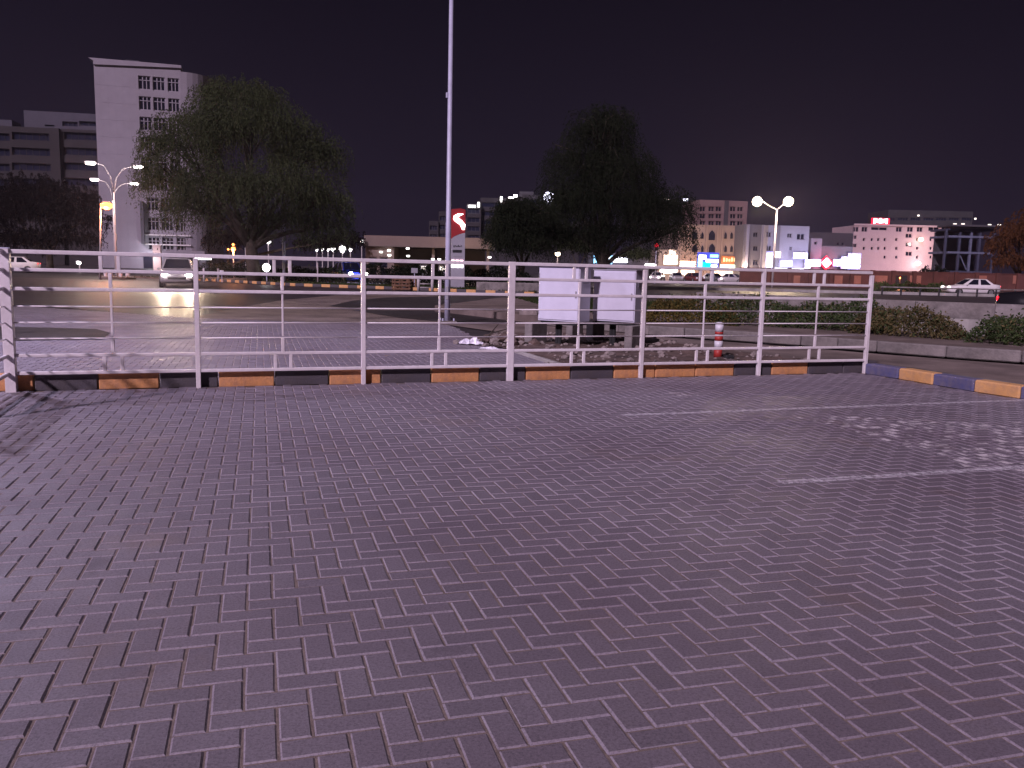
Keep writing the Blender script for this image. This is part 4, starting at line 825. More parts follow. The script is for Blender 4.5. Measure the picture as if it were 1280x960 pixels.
GLY = [[(0, 0, .25, 1), (0, 0, 1, .22)], [(.38, 0, .24, 1), (0, .8, 1, .2)], [(0, 0, .24, 1), (.76, 0, .24, 1), (0, .4, 1, .2)], [(0, 0, .24, 1), (0, .8, 1, .2), (0, .4, .8, .2), (0, 0, 1, .2)], [(0, 0, 1, .22), (.76, 0, .24, .75), (0, 0, .24, .55)], [(.1, .1, .8, .8)], [(0, .3, 1, .3), (.3, 0, .3, 1)]]
def lit_sign(B, px0, px1, py0, py1, panel, n, rowz=1, out_=.8, lm='bright'):
    o = B.sign(px0, px1, py0, py1, E[panel], 'sign_panel', out_)
    for r_ in range(rowz):
        ya = py0 + (py1 - py0) * (.12 + r_ * .88 / rowz); yb = py0 + (py1 - py0) * (.02 + (r_ + 1) * .88 / rowz)
        for k in range(n):
            xa = px0 + (px1 - px0) * (.06 + .9 * k / n); xb = px0 + (px1 - px0) * (.02 + .9 * (k + 1) / n); a, b_, c, d = B.rect(xa, xb, ya, yb); g_ = random.choice(GLY); hk = random.uniform(.75, 1)
            mb = MB()
            for j, (gx, gz, gw, gh) in enumerate(g_): mb.box((a + (gx + gw / 2) * (b_ - a), -out_ - .2 - .004 * j, c + (gz + gh / 2) * (d - c) * hk), (gw * (b_ - a), .12, gh * (d - c) * hk), 0, .02)
            mb.build('lettering', E[lm], B.t)

# 1. white tower with the rounded end
T = Bld('office_tower', 'tall pale tower block with rows of triple windows at left', 127, 150, R(17)); W1 = T.uz(229, 200)[0]; HT = T.uz(127, 77)[1]
rows = []; wins = []
for k in range(9):
    low = k >= 6; x0 = 6.9 if not low else 7.6
    zt = T.uz(174.5, 94.3)[1] - k * 3.42
    for gx in range(3): wins.append((x0 + gx * 2.30 + (.12 if gx == 2 else 0), x0 + gx * 2.30 + 1.98, zt - 2.3, zt))
T.wall(0, W1, 0, HT, 16, M['tower'], wins)
for a, b_, c, d in wins: T.window(a, b_, c, d, 0, 3, 1, 'tower', 'glassd', .22, .15); MB().box(((a + b_) / 2, .16, d - .72), (b_ - a - .03, .08, .13)).build('transom', M['tower'], T.t)
n = 10; arc = [(W1 + 6.0 * math.sin(i * math.pi / 2 / n), 8.0 - 8.0 * math.cos(i * math.pi / 2 / n)) for i in range(n + 1)]
arc = [(W1 + .002, .02)] + arc[1:] + [(W1 + 6.0, 15.9), (W1 + .002, 15.9)]; MB().prism(arc, 0, HT - .55).build('rounded_end', M['tower'], T.t)
MB().vprism([(-.75, HT + .45), (W1 + .12, HT + .45), (W1 + .12, HT + .003), (-.02, HT - .6), (-.02, HT + .003)], -.35, 16.2).build('cornice', M['tower'], T.t)
MB().box((5.9, 3, HT + .75), (2.2, 2.2, .62)).build('roof_plant', M['officep'], T.t)
for z in np.arange(2.4, HT - 1, 2.85): MB().box((3.3, -.012, z), (6.5, .02, .04)).build('cladding_joint', M['tower'], T.t)
for u in np.arange(.9, 6.6, 1.15): MB().box((u, -.006, HT / 2), (.035, .012, HT - .3)).build('cladding_joint', M['tower'], T.t)
bz = T.uz(180, 252)[1]; MB().box((6.85, -.45, (bz + 4.3) / 2), (.55, .9, bz - 4.3)).build('painted_shade_strip', M['greyb'], T.t)  # grey box standing in for the shade on the bay's side
MB().box((10.9, -.12, 4.25), (7.6, .22, .22)).build('sill_band', M['white'], T.t); MB().box((10.9, -.12, wins[-1][3] + .35), (7.6, .2, .2)).build('sill_band', M['white'], T.t)
MB().box((7.5, -.04, 1.35), (1.5, .12, 2.7)).build('door', M['glassb'], T.t); MB().lathe([(.1, -.2), (.3, -.05), (.2, .1)], (8.0, -.6, 2.3), 10).build('porch_lamp', E['white'], T.t); lamp('POINT', 'porch_light', (8.0, -2.6, 2.6), 90, (.9, .92, 1), T.t, .3)
MB().box((13.6, -1.2, 3.0), (7.0, 2.2, .5)).build('porch_canopy', M['tower'], T.t)
for u in (10.4, 16.6): MB().box((u, -1.9, 1.38), (.5, .5, 2.74)).build('porch_column', M['tower'], T.t)
q = at(197, 120); gp_ = thing('gate_pillar', 'white lit pillar standing before the tower porch', 'pillar', (q.x, q.y, -.03), .2); MB().box((0, 0, 1.7), (1.05, .8, 3.45), 0, .05).build('shaft', M['hotel'], gp_); MB().box((0, 0, 3.5), (1.2, .95, .16), 0, .03).build('cap', M['hotel'], gp_); lamp('POINT', 'pillar_light', (-.5, -1.8, 1.6), 60, (1, .9, .86), gp_, .2)
q = at(256, 118); el = thing('entrance_light_bar', 'bright white lit kiosk roof right of the tower foot', 'kiosk', (q.x, q.y, -.03), .1)
MB().box((0, 0, 1.0), (1.2, 1.2, 2.06)).build('booth', M['officep'], el); MB().box((0, -.05, 2.2), (2.6, 1.6, .34), 0, .06).build('roof', M['hotel'], el); MB().box((0, -.9, 2.02), (2.2, .1, .62), 0, .03).build('light_strip', E['white'], el)

# 2. banded office block behind
O = Bld('office_block', 'dim banded office block left of the white tower', -30, 175, R(11)); OW = O.uz(134, 230)[0]; zt = O.uz(60, 160)[1]; ops = []
for k in range(6):
    for a, b_ in ((-30, 12), (15, 65), (80, 134)):
        y0 = 166 + k * 19.0; r_ = O.rect(a, b_, y0, y0 + 9.5); ops.append((max(.3, r_[0]), min(OW - .2, r_[1]), r_[2], r_[3]))
O.wall(0, OW, 0, zt, 20, M['office'], ops, rev=.6)
for i, (a, b_, c, d) in enumerate(ops): O.window(a, b_, c, d, 0, 6, 1, 'office', 'glassb', .5, .1)
for a, b_, y0, y1 in ((30, 134, 140.5, 158.5),):
    r_ = O.rect(a, b_, y0, y1, 1.5); op2 = [O.rect(78, 97, 152, 158, 1.5), O.rect(99, 133, 152, 158, 1.5), O.rect(56, 68, 156, 158, 1.5)]; O.wall(r_[0], OW - .1, zt + .003, r_[3], 16, M['officep'], op2, 1.5, 'penthouse', .5)
    for o_ in op2: O.window(*o_, 1.5, 3, 1, 'officep', 'glassb', .4, .1)
r_ = O.rect(66, 78, 160, 300); MB().box(((r_[0] + r_[1]) / 2, -.4, zt / 2), (r_[1] - r_[0], .8, zt - .1)).build('stair_pier', M['office'], O.t)
r_ = O.rect(-30, 14, 152, 164, 3); MB().box(((r_[0] + r_[1]) / 2, 6, zt + .85), (r_[1] - r_[0], 5, 1.7)).build('roof_plant', M['officep'], O.t)

# 3. petrol station and totem
G_B = Bld('petrol_station', 'low petrol station with a long beige roof fascia', 455, 84, R(3)); z1 = G_B.uz(520, 295.5)[1]; z0 = G_B.uz(520, 309)[1]; uR = G_B.uz(611, 302)[0]
MB().add([(0, 0, z0), (uR, 0, z0), (uR, 0, z1), (0, 0, z1), (0, 11, z0), (uR + .9, 11, z0), (uR + .9, 11, z1), (0, 11, z1)], [(0, 1, 2, 3), (1, 5, 6, 2), (5, 4, 7, 6), (4, 0, 3, 7), (3, 2, 6, 7), (4, 5, 1, 0)]).build('roof', M['stn'], G_B.t)
MB().box((uR / 2, -.03, z0 + .06), (uR, .05, .12)).build('fascia_trim', M['stnd'], G_B.t)
u1 = G_B.uz(492, 320)[0]; dops = [(u, u + .85, 0.1, 2.3) for u in np.arange(.4, u1 - .9, 1.05)]; G_B.wall(.1, u1, 0, z0 - .003, 8, M['stn'], dops, .4, 'shop_wall')
for o_ in dops: G_B.window(*o_, .4, 1, 2, 'stnd', 'glassd', .1, .08)
G_B.wall(u1 + .01, uR - .2, 0, z0 - .003, 2, M['stnd'], (), 7.5, 'back_wall')
for px in (541, 566, 610): u = G_B.uz(px, 330)[0]; MB().box((u, 1.0, (z0 - .006) / 2), (.28, .28, z0 - .01), 0, .02).build('column', M['stn'], G_B.t)
for px, py in ((476, 315), (486, 313), (486.5, 319), (509.5, 310.5), (510, 320), (541, 324), (549, 324), (612, 321.5)):
    u, z = G_B.uz(px, py); MB().box((u, .2, z), (.30, .12, .14), 0, .02).build('light', E['white'], G_B.t)
lamp('POINT', 'canopy_light', (uR - 2.2, -3.0, 2.2), 70, (1, .68, .46), G_B.t, .3)
for px in (528, 552): u = G_B.uz(px, 335)[0]; f_ = MB().box((u, 2.5, .85), (.75, .45, 1.7), 0, .04).build('fuel_pump', M['totem'], G_B.t); MB().box((u, 2.26, 1.3), (.5, .03, .35)).build('pump_screen', E['dimw'], f_)
q = at(571.5, 53); tm = thing('price_totem', 'petrol price totem with red top and glowing white swoosh', 'sign', (q.x, q.y, -.03), R(6)); sc = 53 / FPX; zz = lambda py: pt(571, py, 53).z + .03; hw = 9.0 * sc
MB().vprism([(-hw, 0), (hw, 0), (hw, zz(291)), (hw * .2, zz(293)), (-hw * .5, zz(296)), (-hw, zz(300))], -.12, .12).build('grey_panel', M['totem'], tm)
MB().vprism([(-hw, zz(299.6)), (-hw * .5, zz(295.6)), (hw * .2, zz(292.6)), (hw, zz(290.6)), (hw * 1.02, zz(262)), (hw * .3, zz(260.5)), (-hw, zz(262))], -.115, .115).build('red_panel', M['totemr'], tm)
sw = [(.75, 267.5), (.0, 267.2), (-.55, 270), (-.62, 274.5), (-.3, 277.2), (.3, 281), (.62, 287), (.9, 287), (.98, 280.5), (.55, 276), (.12, 273), (.05, 271), (.3, 269.4)]
MB().vprism([(a * hw, zz(b_)) for a, b_ in sw], -.16, -.118).build('swoosh', E['white'], tm)
MB().box((-.02, -.135, zz(314)), (hw * 1.25, .02, .16)).build('black_price_bar', M['rubber'], tm)
for k in range(6): MB().box((-hw * .5 + k * hw * .2, -.135, zz(308) + (k % 2) * .03), (hw * .13, .02, .06 + .05 * (k % 3 == 0))).build('lettering', M['rubber'], tm); MB().box((-hw * .5 + k * hw * .2, -.135, zz(320.5)), (hw * .1, .02, .07)).build('lettering', M['cabd'], tm)
for k in range(3): MB().box((-hw * .6 + k * hw * .58, -.14, zz(326)), (hw * .42, .03, .09)).build('price_digit', E['redw'], tm); MB().box((-hw * .6 + k * hw * .58, -.14, zz(332)), (hw * .42, .03, .22)).build('price_digit', E['white'], tm)

# 4. far dark block in the centre
F = Bld('far_office_block', 'far stepped dark office block with lit roof edges behind the petrol station', 536, 260, R(2))
for a, b_, y0, dp in ((536, 548, 276, 0), (548, 560, 264, 1), (557, 583, 272, 2), (583, 601, 255, 0), (600, 652, 247, 3), (652, 726, 243, 5)):
    r_ = F.rect(a, b_, y0, 330); pp = [F.rect(a + 1.5, b_ - 1.5, y0 + 6 + k * 11, y0 + 12 + k * 11) for k in range(5)]; F.wall(r_[0], r_[1] - .02, 0, r_[3], 20, M['far'], pp, dp * .6, 'wall', .4)
    for o_ in pp: F.window(*o_, dp * .6, 3, 1, 'farl', 'glassb', .3, .12)
r_ = F.rect(650, 668, 238, 245); MB().box(((r_[0] + r_[1]) / 2, 6, (r_[2] + r_[3]) / 2), (r_[1] - r_[0], 4, r_[3] - r_[2])).build('roof_plant', M['farl'], F.t)
r_ = F.rect(698, 716, 242, 258); MB().box(((r_[0] + r_[1]) / 2, 2, (r_[2] + r_[3]) / 2), (r_[1] - r_[0], 2, r_[3] - r_[2])).build('roof_plant', M['farl'], F.t)
for a, b_, y0, y1 in ((585.5, 594.5, 256.7, 259.5), (597, 599.5, 253, 259), (625.3, 627.8, 246, 253), (635.5, 642, 246.5, 248), (642, 646.5, 243.5, 246.8)): F.sign(a, b_, y0, y1, E['white'], 'roof_light', .6)
u, z = F.uz(685.5, 246.5); dsc = MB().lathe([(1.45, -.15), (1.55, 0), (1.45, .15)], (u, -1.0, z), 18, 'y').build('round_logo_sign', E['cool'], F.t)
for k in (-.8, -.1, .6): MB().box((u + k, -1.25, z - 1.0), (.5, .06, .55)).build('logo_stroke', M['navy'], dsc)
for a, b_, y0, y1, nm in ((853, 859, 247.8, 251.3, 'roof_letters'), (830, 836, 248.5, 250, 'roof_letters')): F.sign(a, b_, y0, y1, E['cool'] if a > 850 else E['dimw'], nm, .6)
r_ = F.rect(800, 872, 252, 330, 10); F.wall(r_[0], r_[1], 0, r_[3], 12, M['far'], (), 10, 'wall')

# 5. shops at right
Bg = Bld('arched_building', 'beige building with pointed arch windows above the brown sign', 846, 150, R(8)); u1 = Bg.uz(926, 300)[0]; zt = Bg.uz(880, 281)[1]
Bg.wall(0, u1, 0, zt, 14, M['beige'])
def arch(px, py, wpx, hpx):
    u, z = Bg.uz(px, py); w2 = wpx / 2 * 150 / FPX; h_ = hpx * 150 / FPX
    pl_ = lambda k: [(u - w2 * k, z - h_ / 2 * k), (u + w2 * k, z - h_ / 2 * k), (u + w2 * k, z + h_ * .08), (u + w2 * .66 * k, z + h_ * .30 * k), (u, z + h_ / 2 * k), (u - w2 * .66 * k, z + h_ * .30 * k), (u - w2 * k, z + h_ * .08)]
    o = MB().vprism(pl_(1.18), -.16, .02).build('window', M['beige'], Bg.t); MB().vprism(pl_(1.0), -.20, -.10).build('pane', M['glassd'], o)
for py in (293.5, 310):
    arch(889.5, py + .5, 8, 12); arch(868, py + .5, 7, 9)
    for px in (877.5, 906.5, 914): arch(px, py + .8, 3.2, 8)
for px in (883, 896.5, 902.5, 921): u = Bg.uz(px, 300)[0]; MB().box((u, -.10, zt / 2), (.35, .2, zt - .1)).build('pilaster', M['beige'], Bg.t)
up = Bg.rect(874, 934, 250.5, 281.5, 5); wps = [Bg.rect(a, a + 7.5, y0, y0 + 6.5, 5) for a in (874.5, 885.5, 894.5, 912.5, 921.5) for y0 in (258, 267, 276)]
Bg.wall(up[0], up[1], zt + .003, up[3], 9, M['pinkb'], wps, 5, 'upper_storey')
for o_ in wps: Bg.window(*o_, 5, 2, 1, 'pinkb', 'glassd', .2, .1)
r_ = Bg.rect(905, 910, 250, 281.5, 5); MB().box(((r_[0] + r_[1]) / 2, 4.9, zt + (up[3] - zt) / 2), (r_[1] - r_[0], .2, up[3] - zt - .1)).build('dark_pier', M['dim'], Bg.t)  # dark strip projecting slightly from the upper storey wall
Bg.sign(900, 926, 320, 330, M['brownsign'], 'shop_sign', .5)
for k in range(7): Bg.sign(902 + k * 3.3, 904.2 + k * 3.3, 322 + (k % 3) * .8, 327, E['orangew'], 'lettering', .72, .1)
Bg.sign(898, 923, 331, 336, E['green'], 'lit_canopy', .9); lit_sign(Bg, 888, 920, 338.5, 347, 'whitep', 9, 1, .2, 'warm'); Bg.sign(847, 868, 326, 334, E['orangew'], 'shop_sign', .4)
for k in range(3): Bg.sign(848, 867.5, 327 + k * 2.6, 328 + k * 2.6, E['white'], 'lettering', .56, .06)
lit_sign(Bg, 850, 868, 336, 344, 'whitep', 6, 1, .2, 'warm')
lamp('POINT', 'shop_light', (Bg.uz(912, 340)[0], -5.5, 2.2), 574, (1, .72, .5), Bg.t, .5); lamp('POINT', 'shop_light', (Bg.uz(860, 340)[0], -5, 2.2), 486, (1, .66, .42), Bg.t, .5)
q = at(884, 128); bbd = thing('billboard', 'glowing blue and cyan billboard in front of the arched building', 'billboard', (q.x, q.y, -.03), R(6)); sc = 128 / FPX; bz = lambda py: pt(884, py, 128).z + .03
for xx in (-1.0, 1.0): MB().tube([(xx, .1, 0), (xx, .1, bz(335))], .09, 8).build('leg', M['galv'], bbd)
pnl = MB().box((0, 0, (bz(315.5) + bz(335)) / 2), (27.5 * sc, .3, bz(315.5) - bz(335)), 0, .04).build('panel', E['blue'], bbd)
for a, b_, y0, y1, mm in ((-12, -3, 319, 324.5, 'white'), (-13, -7, 324.5, 334, 'sky'), (2, 12.5, 318, 321.6, 'sky'), (-3, 12.5, 324, 328.3, 'cool'), (4, 11.5, 330.8, 333.5, 'cool'), (-6.5, 3, 327.5, 334, 'cyan')): MB().box(((a + b_) / 2 * sc, -.17, (bz(y0) + bz(y1)) / 2), ((b_ - a) * sc, .03, bz(y0) - bz(y1)), 0, .01).build('printed_block', E[mm], pnl)
Bk = Bld('grey_shop_house', 'grey narrow building right of the arched building', 927, 147, R(6)); u1 = Bk.uz(957, 300)[0]; zt = Bk.uz(940, 280.5)[1]; wps = [Bk.rect(a, a + 6, y0, y0 + 6.5) for a in (941.5,) for y0 in (290.5, 307.5, 325)]
Bk.wall(0, u1, 0, zt, 13, M['greyb'], wps)
for o_ in wps: Bk.window(*o_, 0, 2, 1, 'greyb', 'glassd', .2, .1)
for a in (934, 953): u = Bk.uz(a, 300)[0]; MB().box((u, -.15, zt / 2), (.5, .3, zt - .05)).build('pilaster', M['lilac'], Bk.t)
Bl = Bld('pale_shop_house', 'pale violet building behind the twin globe lamp', 957, 145, R(5)); u1 = Bl.uz(1011, 300)[0]; zt = Bl.uz(980, 282)[1]; wps = [Bl.rect(958, 964, y0, y0 + 6.5) for y0 in (290, 307, 323.5)] + [Bl.rect(984, 990, 291.5, 297.5), Bl.rect(996, 1006, 292, 300), Bl.rect(986, 990, 308, 313)]
Bl.wall(0, u1, 0, zt, 14, M['lilac'], wps)
for o_ in wps: Bl.window(*o_, 0, 2, 1, 'lilac', 'glassd', .2, .1)
r_ = Bl.rect(968, 973, 281, 336); MB().box(((r_[0] + r_[1]) / 2, -.2, zt / 2), (r_[1] - r_[0], .4, zt - .1)).build('grey_pier', M['greyb'], Bl.t)  # projecting pier in the darker grey render
lit_sign(Bl, 956, 964.5, 314.5, 336, 'coolp', 2, 4, .5, 'cool'); lit_sign(Bl, 989, 1007, 315.5, 323.5, 'coolp', 5); lit_sign(Bl, 1003.5, 1010.5, 324, 336, 'coolp', 2, 3); lit_sign(Bl, 1010.8, 1023, 324, 333, 'coolp', 4, 2); Bl.sign(965, 1002, 335.4, 337.2, E['cool'], 'lit_canopy', 1.0); lit_sign(Bl, 974, 990, 325.5, 333, 'coolp', 6, 2, .2, 'cool'); Bl.sign(966, 974, 314.5, 322, E['warm'], 'shop_sign', .5)
lamp('POINT', 'shop_light', (Bl.uz(1005, 325)[0], -5, 4.2), 574, (.74, .72, 1), Bl.t, .5); lamp('POINT', 'shop_light', (Bl.uz(975, 335)[0], -4, 3), 287, (.8, .75, 1), Bl.t, .5)
Bm = Bld('low_shop_row', 'low dim shop row with glaring white signs and a red diamond', 1011, 152, R(3)); u1 = Bm.uz(1066, 310)[0]; zt = Bm.uz(1020, 298)[1]; z2 = Bm.uz(1050, 308)[1]
um = Bm.uz(1027, 310)[0]; wps = [Bm.rect(1018, 1021.5, 302, 306)]; Bm.wall(0, um, 0, zt, 10, M['lilac'], wps); Bm.window(*wps[0], 0, 1, 1, 'lilac', 'glassd'); Bm.wall(um + .01, u1, 0, z2, 10, M['greyb'])
u, z = Bm.uz(1031, 328.5); MB().vprism([(u - .85, z), (u, z - .85), (u + .85, z), (u, z + .85)], -.9, -.6).build('red_diamond_sign', E['redw'], Bm.t); MB().vprism([(u - 1.25, z), (u, z - 1.25), (u + 1.25, z), (u, z + 1.25)], -.6, -.3).build('diamond_border', E['red'], Bm.t)
lit_sign(Bm, 1039, 1048.8, 324, 333, 'coolp', 3, 2); lit_sign(Bm, 1049, 1057, 320.5, 336, 'coolp', 2, 3, .8); lit_sign(Bm, 1057.3, 1073, 316.5, 336.5, 'coolp', 4, 3)
lamp('POINT', 'sign_light', (Bm.uz(1058, 330)[0], -5, 4.0), 420, (.80, .76, 1), Bm.t, .6); lamp('POINT', 'red_light', (u, -1.8, z), 180, (1, .1, .15), Bm.t, .3)
Bd = Bld('far_dim_house', 'dim far houses between the pale building and the pink hotel', 1008, 230, R(2)); u1 = Bd.uz(1066, 300)[0]; zt = Bd.uz(1040, 291)[1]; wps = [Bd.rect(1046 + 6 * i, 1049 + 6 * i, 303, 306.5) for i in range(2)] + [Bd.rect(1018, 1022, 299, 303)]
Bd.wall(0, u1, 0, zt, 10, M['dim'], wps)
for o_ in wps: Bd.window(*o_, 0, 1, 1, 'dim', 'glassd')
Sh = Bld('far_shop', 'shop with a blue and white lit sign behind the cabinets', 735, 140, R(-2)); u1 = Sh.uz(812, 320)[0]; zt = Sh.uz(770, 316)[1]; Sh.wall(0, u1, 0, zt, 8, M['dim'])
Sh.sign(742, 765, 319, 330, E['sky'], 'lit_sign', .5); Sh.sign(765, 784, 320, 328, E['cool'], 'lit_sign', .5); Sh.sign(745, 762, 321, 323.5, E['white'], 'lettering', .8, .06); Sh.sign(748, 757, 326, 329, M['navy'], 'lettering', .8, .06); Sh.sign(758, 763, 326, 329, M['navy'], 'lettering', .8, .06); Sh.sign(806, 820, 330, 334.5, E['white'], 'shop_window', .2, .1)
Sg = Bld('bright_shop', 'glaring white and warm lit shop front right of the feathery tree', 822, 142, R(4)); u1 = Sg.uz(850, 330)[0]; zt = Sg.uz(836, 312)[1]; Sg.wall(0, u1, 0, zt, 8, M['beige']); lit_sign(Sg, 828.5, 846, 318.5, 331, 'whitep', 5, 2, .5); lit_sign(Sg, 824, 847, 335.5, 342.5, 'whitep', 8, 1, .2); lit_sign(Sg, 835, 843.5, 312.3, 318, 'whitep', 3, 1, .6, 'white')
lamp('POINT', 'shop_light', (Sg.uz(838, 330)[0], -5, 3), 442, (1, .85, .7), Sg.t, .5)
q = at(819, 105); tl = thing('traffic_light', 'small red traffic light glowing under the feathery tree', 'traffic light', (q.x, q.y, -.03)); zt = pt(800, 307, 105).z
MB().tube([(0, 0, 0), (0, 0, zt - .2)], .06, 8).build('pole', M['galv'], tl); MB().box((0, 0, zt), (.4, .3, .9), 0, .05).build('housing', M['rubber'], tl); MB().lathe([(.22, -.24), (.22, -.16)], (0, 0, zt + .1), 12, 'y').build('red_lens', E['red'], tl)

# 6. hotel, dark slab behind, navy frame building
Ho = Bld('hotel', 'pink-white hotel with a glowing red rooftop sign', 1063, 255, R(2)); u1 = Ho.uz(1191, 310)[0]; zt = Ho.uz(1063, 281.5)[1]; wps = []
for a in (1066, 1077, 1120, 1134, 1146): wps.append(Ho.rect(a, a + 7.5, 283.5, 290))
wps += [Ho.rect(1160.5, 1174, 282.5, 289), Ho.rect(1177, 1186, 283, 289), Ho.rect(1089, 1109, 284, 288)]
for y0 in (294, 304.5): wps.append(Ho.rect(1064.5, 1071, y0, y0 + 5))
for y0 in (292, 303, 314.5): wps.append(Ho.rect(1132, 1140, y0, y0 + 5.5))
sm = [Ho.rect(a, a + 3.0, y0, y0 + 4) for y0 in (297.5, 308.5, 319.5) for a in (1078.5, 1088.5, 1096.5, 1104.5, 1119, 1145, 1162, 1168) if not (y0 > 315 and a < 1100)]
Ho.wall(0, u1, 0, zt, 16, M['hotel'], wps + sm)
for o_ in wps: Ho.window(*o_, 0, 2, 1, 'hotel', 'glassd', .25, .12)
for o_ in sm: Ho.window(*o_, 0, 1, 1, 'hotel', 'glassd', .25, .1)
MB().box((u1 / 2, -.15, zt + .25), (u1 + .3, .3, .5)).build('parapet', M['hotel'], Ho.t)
a, b_, c, d = Ho.rect(1089.5, 1112.5, 272.5, 282); MB().box(((a + b_) / 2, .3, (c + d) / 2), (b_ - a, .2, d - c), 0, .05).build('sign_board', E['red'], Ho.t)
for k in range(7): MB().box((a + .9 + k * (b_ - a - 1.6) / 6.4, .12, (c + d) / 2 + .1 * (k % 2) + .2), ((b_ - a) / 9.2, .14, (d - c) * (.5 + .18 * (k % 3 == 0))), 0, .05).build('neon_letter', E['redw'], Ho.t)
for px, py, rr, pw in ((1148.5, 299.5, .8, 500), (1145, 329, .8, 3600)):
    u, z = Ho.uz(px, py); MB().lathe([(rr * .3, -rr * .8), (rr, -.2), (rr * .7, rr * .6)], (u, -1.2, z), 12).build('floodlight', E['warm'] if pw < 600 else E['white'], Ho.t); lamp('POINT', 'flood', (u, -4.5, z - 1), min(pw, 330), (1, .70, .62), Ho.t, .6)
lamp('POINT', 'flood', (u1 * .28, -9, 3), 420, (1, .62, .66), Ho.t, .8); lamp('POINT', 'flood', (u1 * .70, -9, 3), 420, (1, .66, .66), Ho.t, .8)
Ds = Bld('dark_slab_block', 'dark grey slab building rising behind the hotel', 1104, 330, R(-1)); u1 = Ds.uz(1216, 270)[0]; zt = Ds.uz(1150, 263)[1]; Ds.wall(0, u1, 0, zt, 20, M['slab'], [Ds.rect(1106 + k * 16, 1119 + k * 16, 272, 276) for k in range(7)])
for k in range(7): Ds.window(*Ds.rect(1106 + k * 16, 1119 + k * 16, 272, 276), 0, 4, 1, 'slab', 'glassb', .2, .15)
for px, py in ((1147.5, 269.5), (1218.5, 273.5)): u, z = Ds.uz(px, py); MB().box((u, -.4, z), (.7, .3, .6), 0, .05).build('light', E['dimw'], Ds.t)
Nv = Bld('frame_building', 'dark navy unfinished frame building right of the hotel', 1181, 225, R(0)); u1 = Nv.uz(1242, 310)[0]
for py in (287, 296, 316, 340):
    z = Nv.uz(1210, py)[1]; MB().box((u1 / 2, 5, z), (u1, 10.4, .55)).build('floor_slab', M['navyl' if py in (296, 316) else 'navy'], Nv.t)
for px in (1181.5, 1199, 1213, 1224, 1241.5): u = Nv.uz(px, 310)[0]; MB().box((u, .2, Nv.uz(1210, 287)[1] / 2), (.55, .55, Nv.uz(1210, 287)[1])).build('column', M['navyl' if px == 1213 else 'navy'], Nv.t)
Nv.wall(.3, u1 - .3, 0, Nv.uz(1210, 288)[1], .4, M['slab'], (), 8, 'back_wall'); MB().box((u1 * .55, 2, Nv.uz(1210, 282.5)[1]), (u1 * 1.15, 8, .5)).build('roof_slab', M['farl'], Nv.t)
a = Nv.uz(1201, 318); b_ = Nv.uz(1209, 337); MB().tube([(a[0], .6, a[1]), (b_[0], .6, b_[1])], .18, 6).build('brace', M['navyl'], Nv.t)
for k, px in enumerate((1190, 1200, 1233, 1245)): u, z = Nv.uz(px, 280.5 + (k > 1) * 1); MB().box((u, -1.5, z), (.8, .3, .35), 0, .05).build('light', E['dimw'], Nv.t)
# 7. red boundary wall with panels
Rw = Bld('boundary_wall', 'long dim red boundary wall with paler panels behind the far road', 925, 112, R(1.5), 'wall'); u1 = Rw.uz(1310, 350)[0]; zt = Rw.uz(1150, 340.5)[1]
MB().box((u1 / 2, .15, zt / 2), (u1, .3, zt)).build('wall', M['redw'], Rw.t)
for px, wd, mm in ((945, 9, 'redw'), (996, 8, 'redp'), (1008, 5, 'redw'), (1048, 10, 'redp'), (1070, 12, 'redp'), (1101, 16, 'redp'), (1121, 7, 'rubber'), (1130, 7, 'rubber'), (1144, 14, 'redp'), (1190, 10, 'redw'), (1226, 14, 'redp'), (1270, 8, 'redp')):
    a, b_, c, d = Rw.rect(px - wd / 2, px + wd / 2, 344.5, 355); MB().box(((a + b_) / 2, -.03, (max(c, .15) + d) / 2), (b_ - a, .10, d - max(c, .15)), 0, .02).build('panel', M[mm], Rw.t)
for px in np.arange(960, 1300, 26): u = Rw.uz(float(px), 348)[0]; MB().box((u, -.08, zt / 2 + .08), (.45, .5, zt + .16)).build('pier', M['redw'], Rw.t)
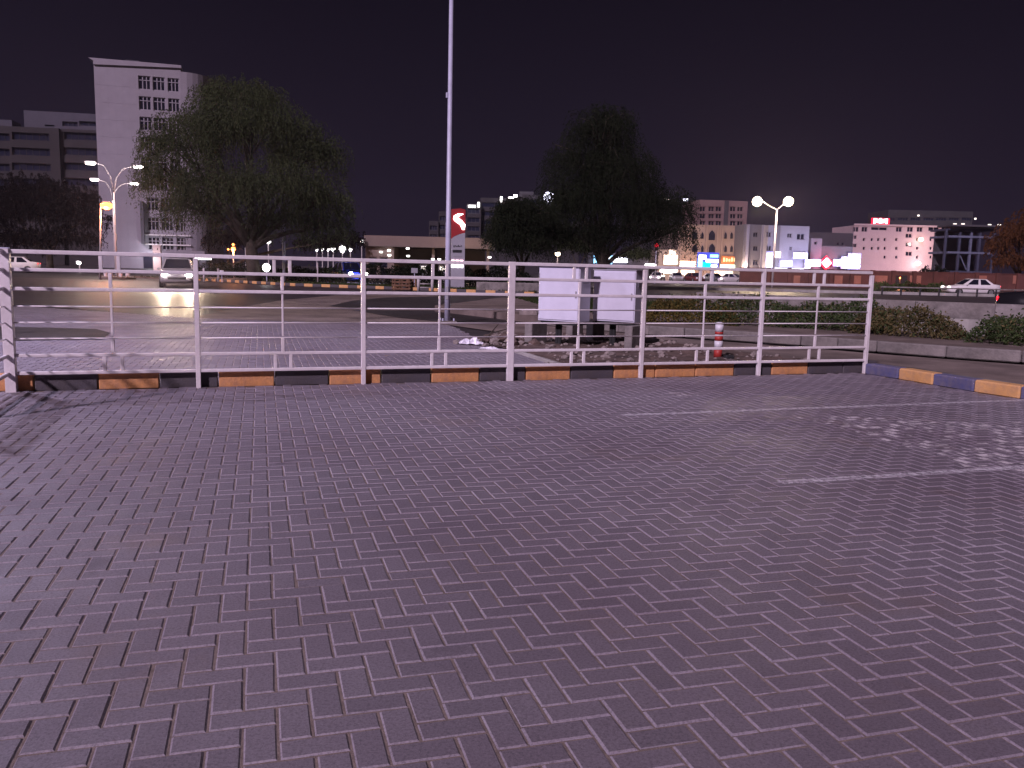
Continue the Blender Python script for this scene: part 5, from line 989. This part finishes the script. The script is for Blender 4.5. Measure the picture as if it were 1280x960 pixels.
MB().box((u1 / 2, .15, zt + .06), (u1, .45, .1)).build('coping', M['redw'], Rw.t)
for px, lb in ((1125, 'orange lamp standing behind the red boundary wall near the hotel'), (1228, 'orange lamp standing before the red boundary wall near the navy frame building')):
    q = at(px, 106); t_ = thing('wall_lamp', lb, 'lamp', (q.x, q.y, -.03)); MB().tube([(0, 0, 0), (0, 0, 1.3)], .04, 6).build('pole', M['rubber'], t_); MB().lathe([(.04, 1.3), (.11, 1.4), (.05, 1.5)], (0, 0, 0), 8).build('globe', E['lampo'], t_); lamp('POINT', 'orange_light', (0, -.4, 1.5), 130, (1, .34, .16), t_, .2)
hedge('clipped_hedge', 'dull green hedge strip in front of the red boundary wall', pl([(1090, 86), (1140, 86), (1185, 86)]), .8, 1.4, 2600, ['hedgeA', 'grass'], .2, 0)
hedge('clipped_hedge', 'dark shrubs in front of the hotel foot', pl([(1150, 190), (1185, 190)]), 3.4, 3, 1500, ['hedgeD'], .6, 0)
wl = MB().box((0, 0, .25), (70, .3, .5)).build('median_kerb', M['concp']); wl.location = at(1150, 73, -.3); struct(wl)
gr = thing('guard_rail', 'thin dark guard rail in front of the white saloon car', 'guard rail', at(1150, 70))
for k in range(9): MB().box((-3 + k * 1.55, 0, .32), (.12, .1, .72), 0, .01).build('post', M['black'], gr)
MB().box((3.2, -.07, .62), (12.8, .03, .10)).build('rail', M['conc'], gr)

# ------------------------------------------------------------------ night haze: the dusty air that gives the lamps their soft glow
hm = bpy.data.materials.new('haze'); hm.use_nodes = True; hn = hm.node_tree; hn.nodes.clear(); ho = hn.nodes.new('ShaderNodeOutputMaterial'); hv = hn.nodes.new('ShaderNodeVolumePrincipled')
hv.inputs['Color'].default_value = (.74, .66, .98, 1); hv.inputs['Density'].default_value = .00022; hv.inputs['Anisotropy'].default_value = .72; hn.links.new(hv.outputs[0], ho.inputs['Volume'])
hz_box = MB().box((0, 300, 24), (1250, 690, 51)).build('haze', hm); stuff(hz_box, 'thin dusty night haze over the whole place', 'haze')
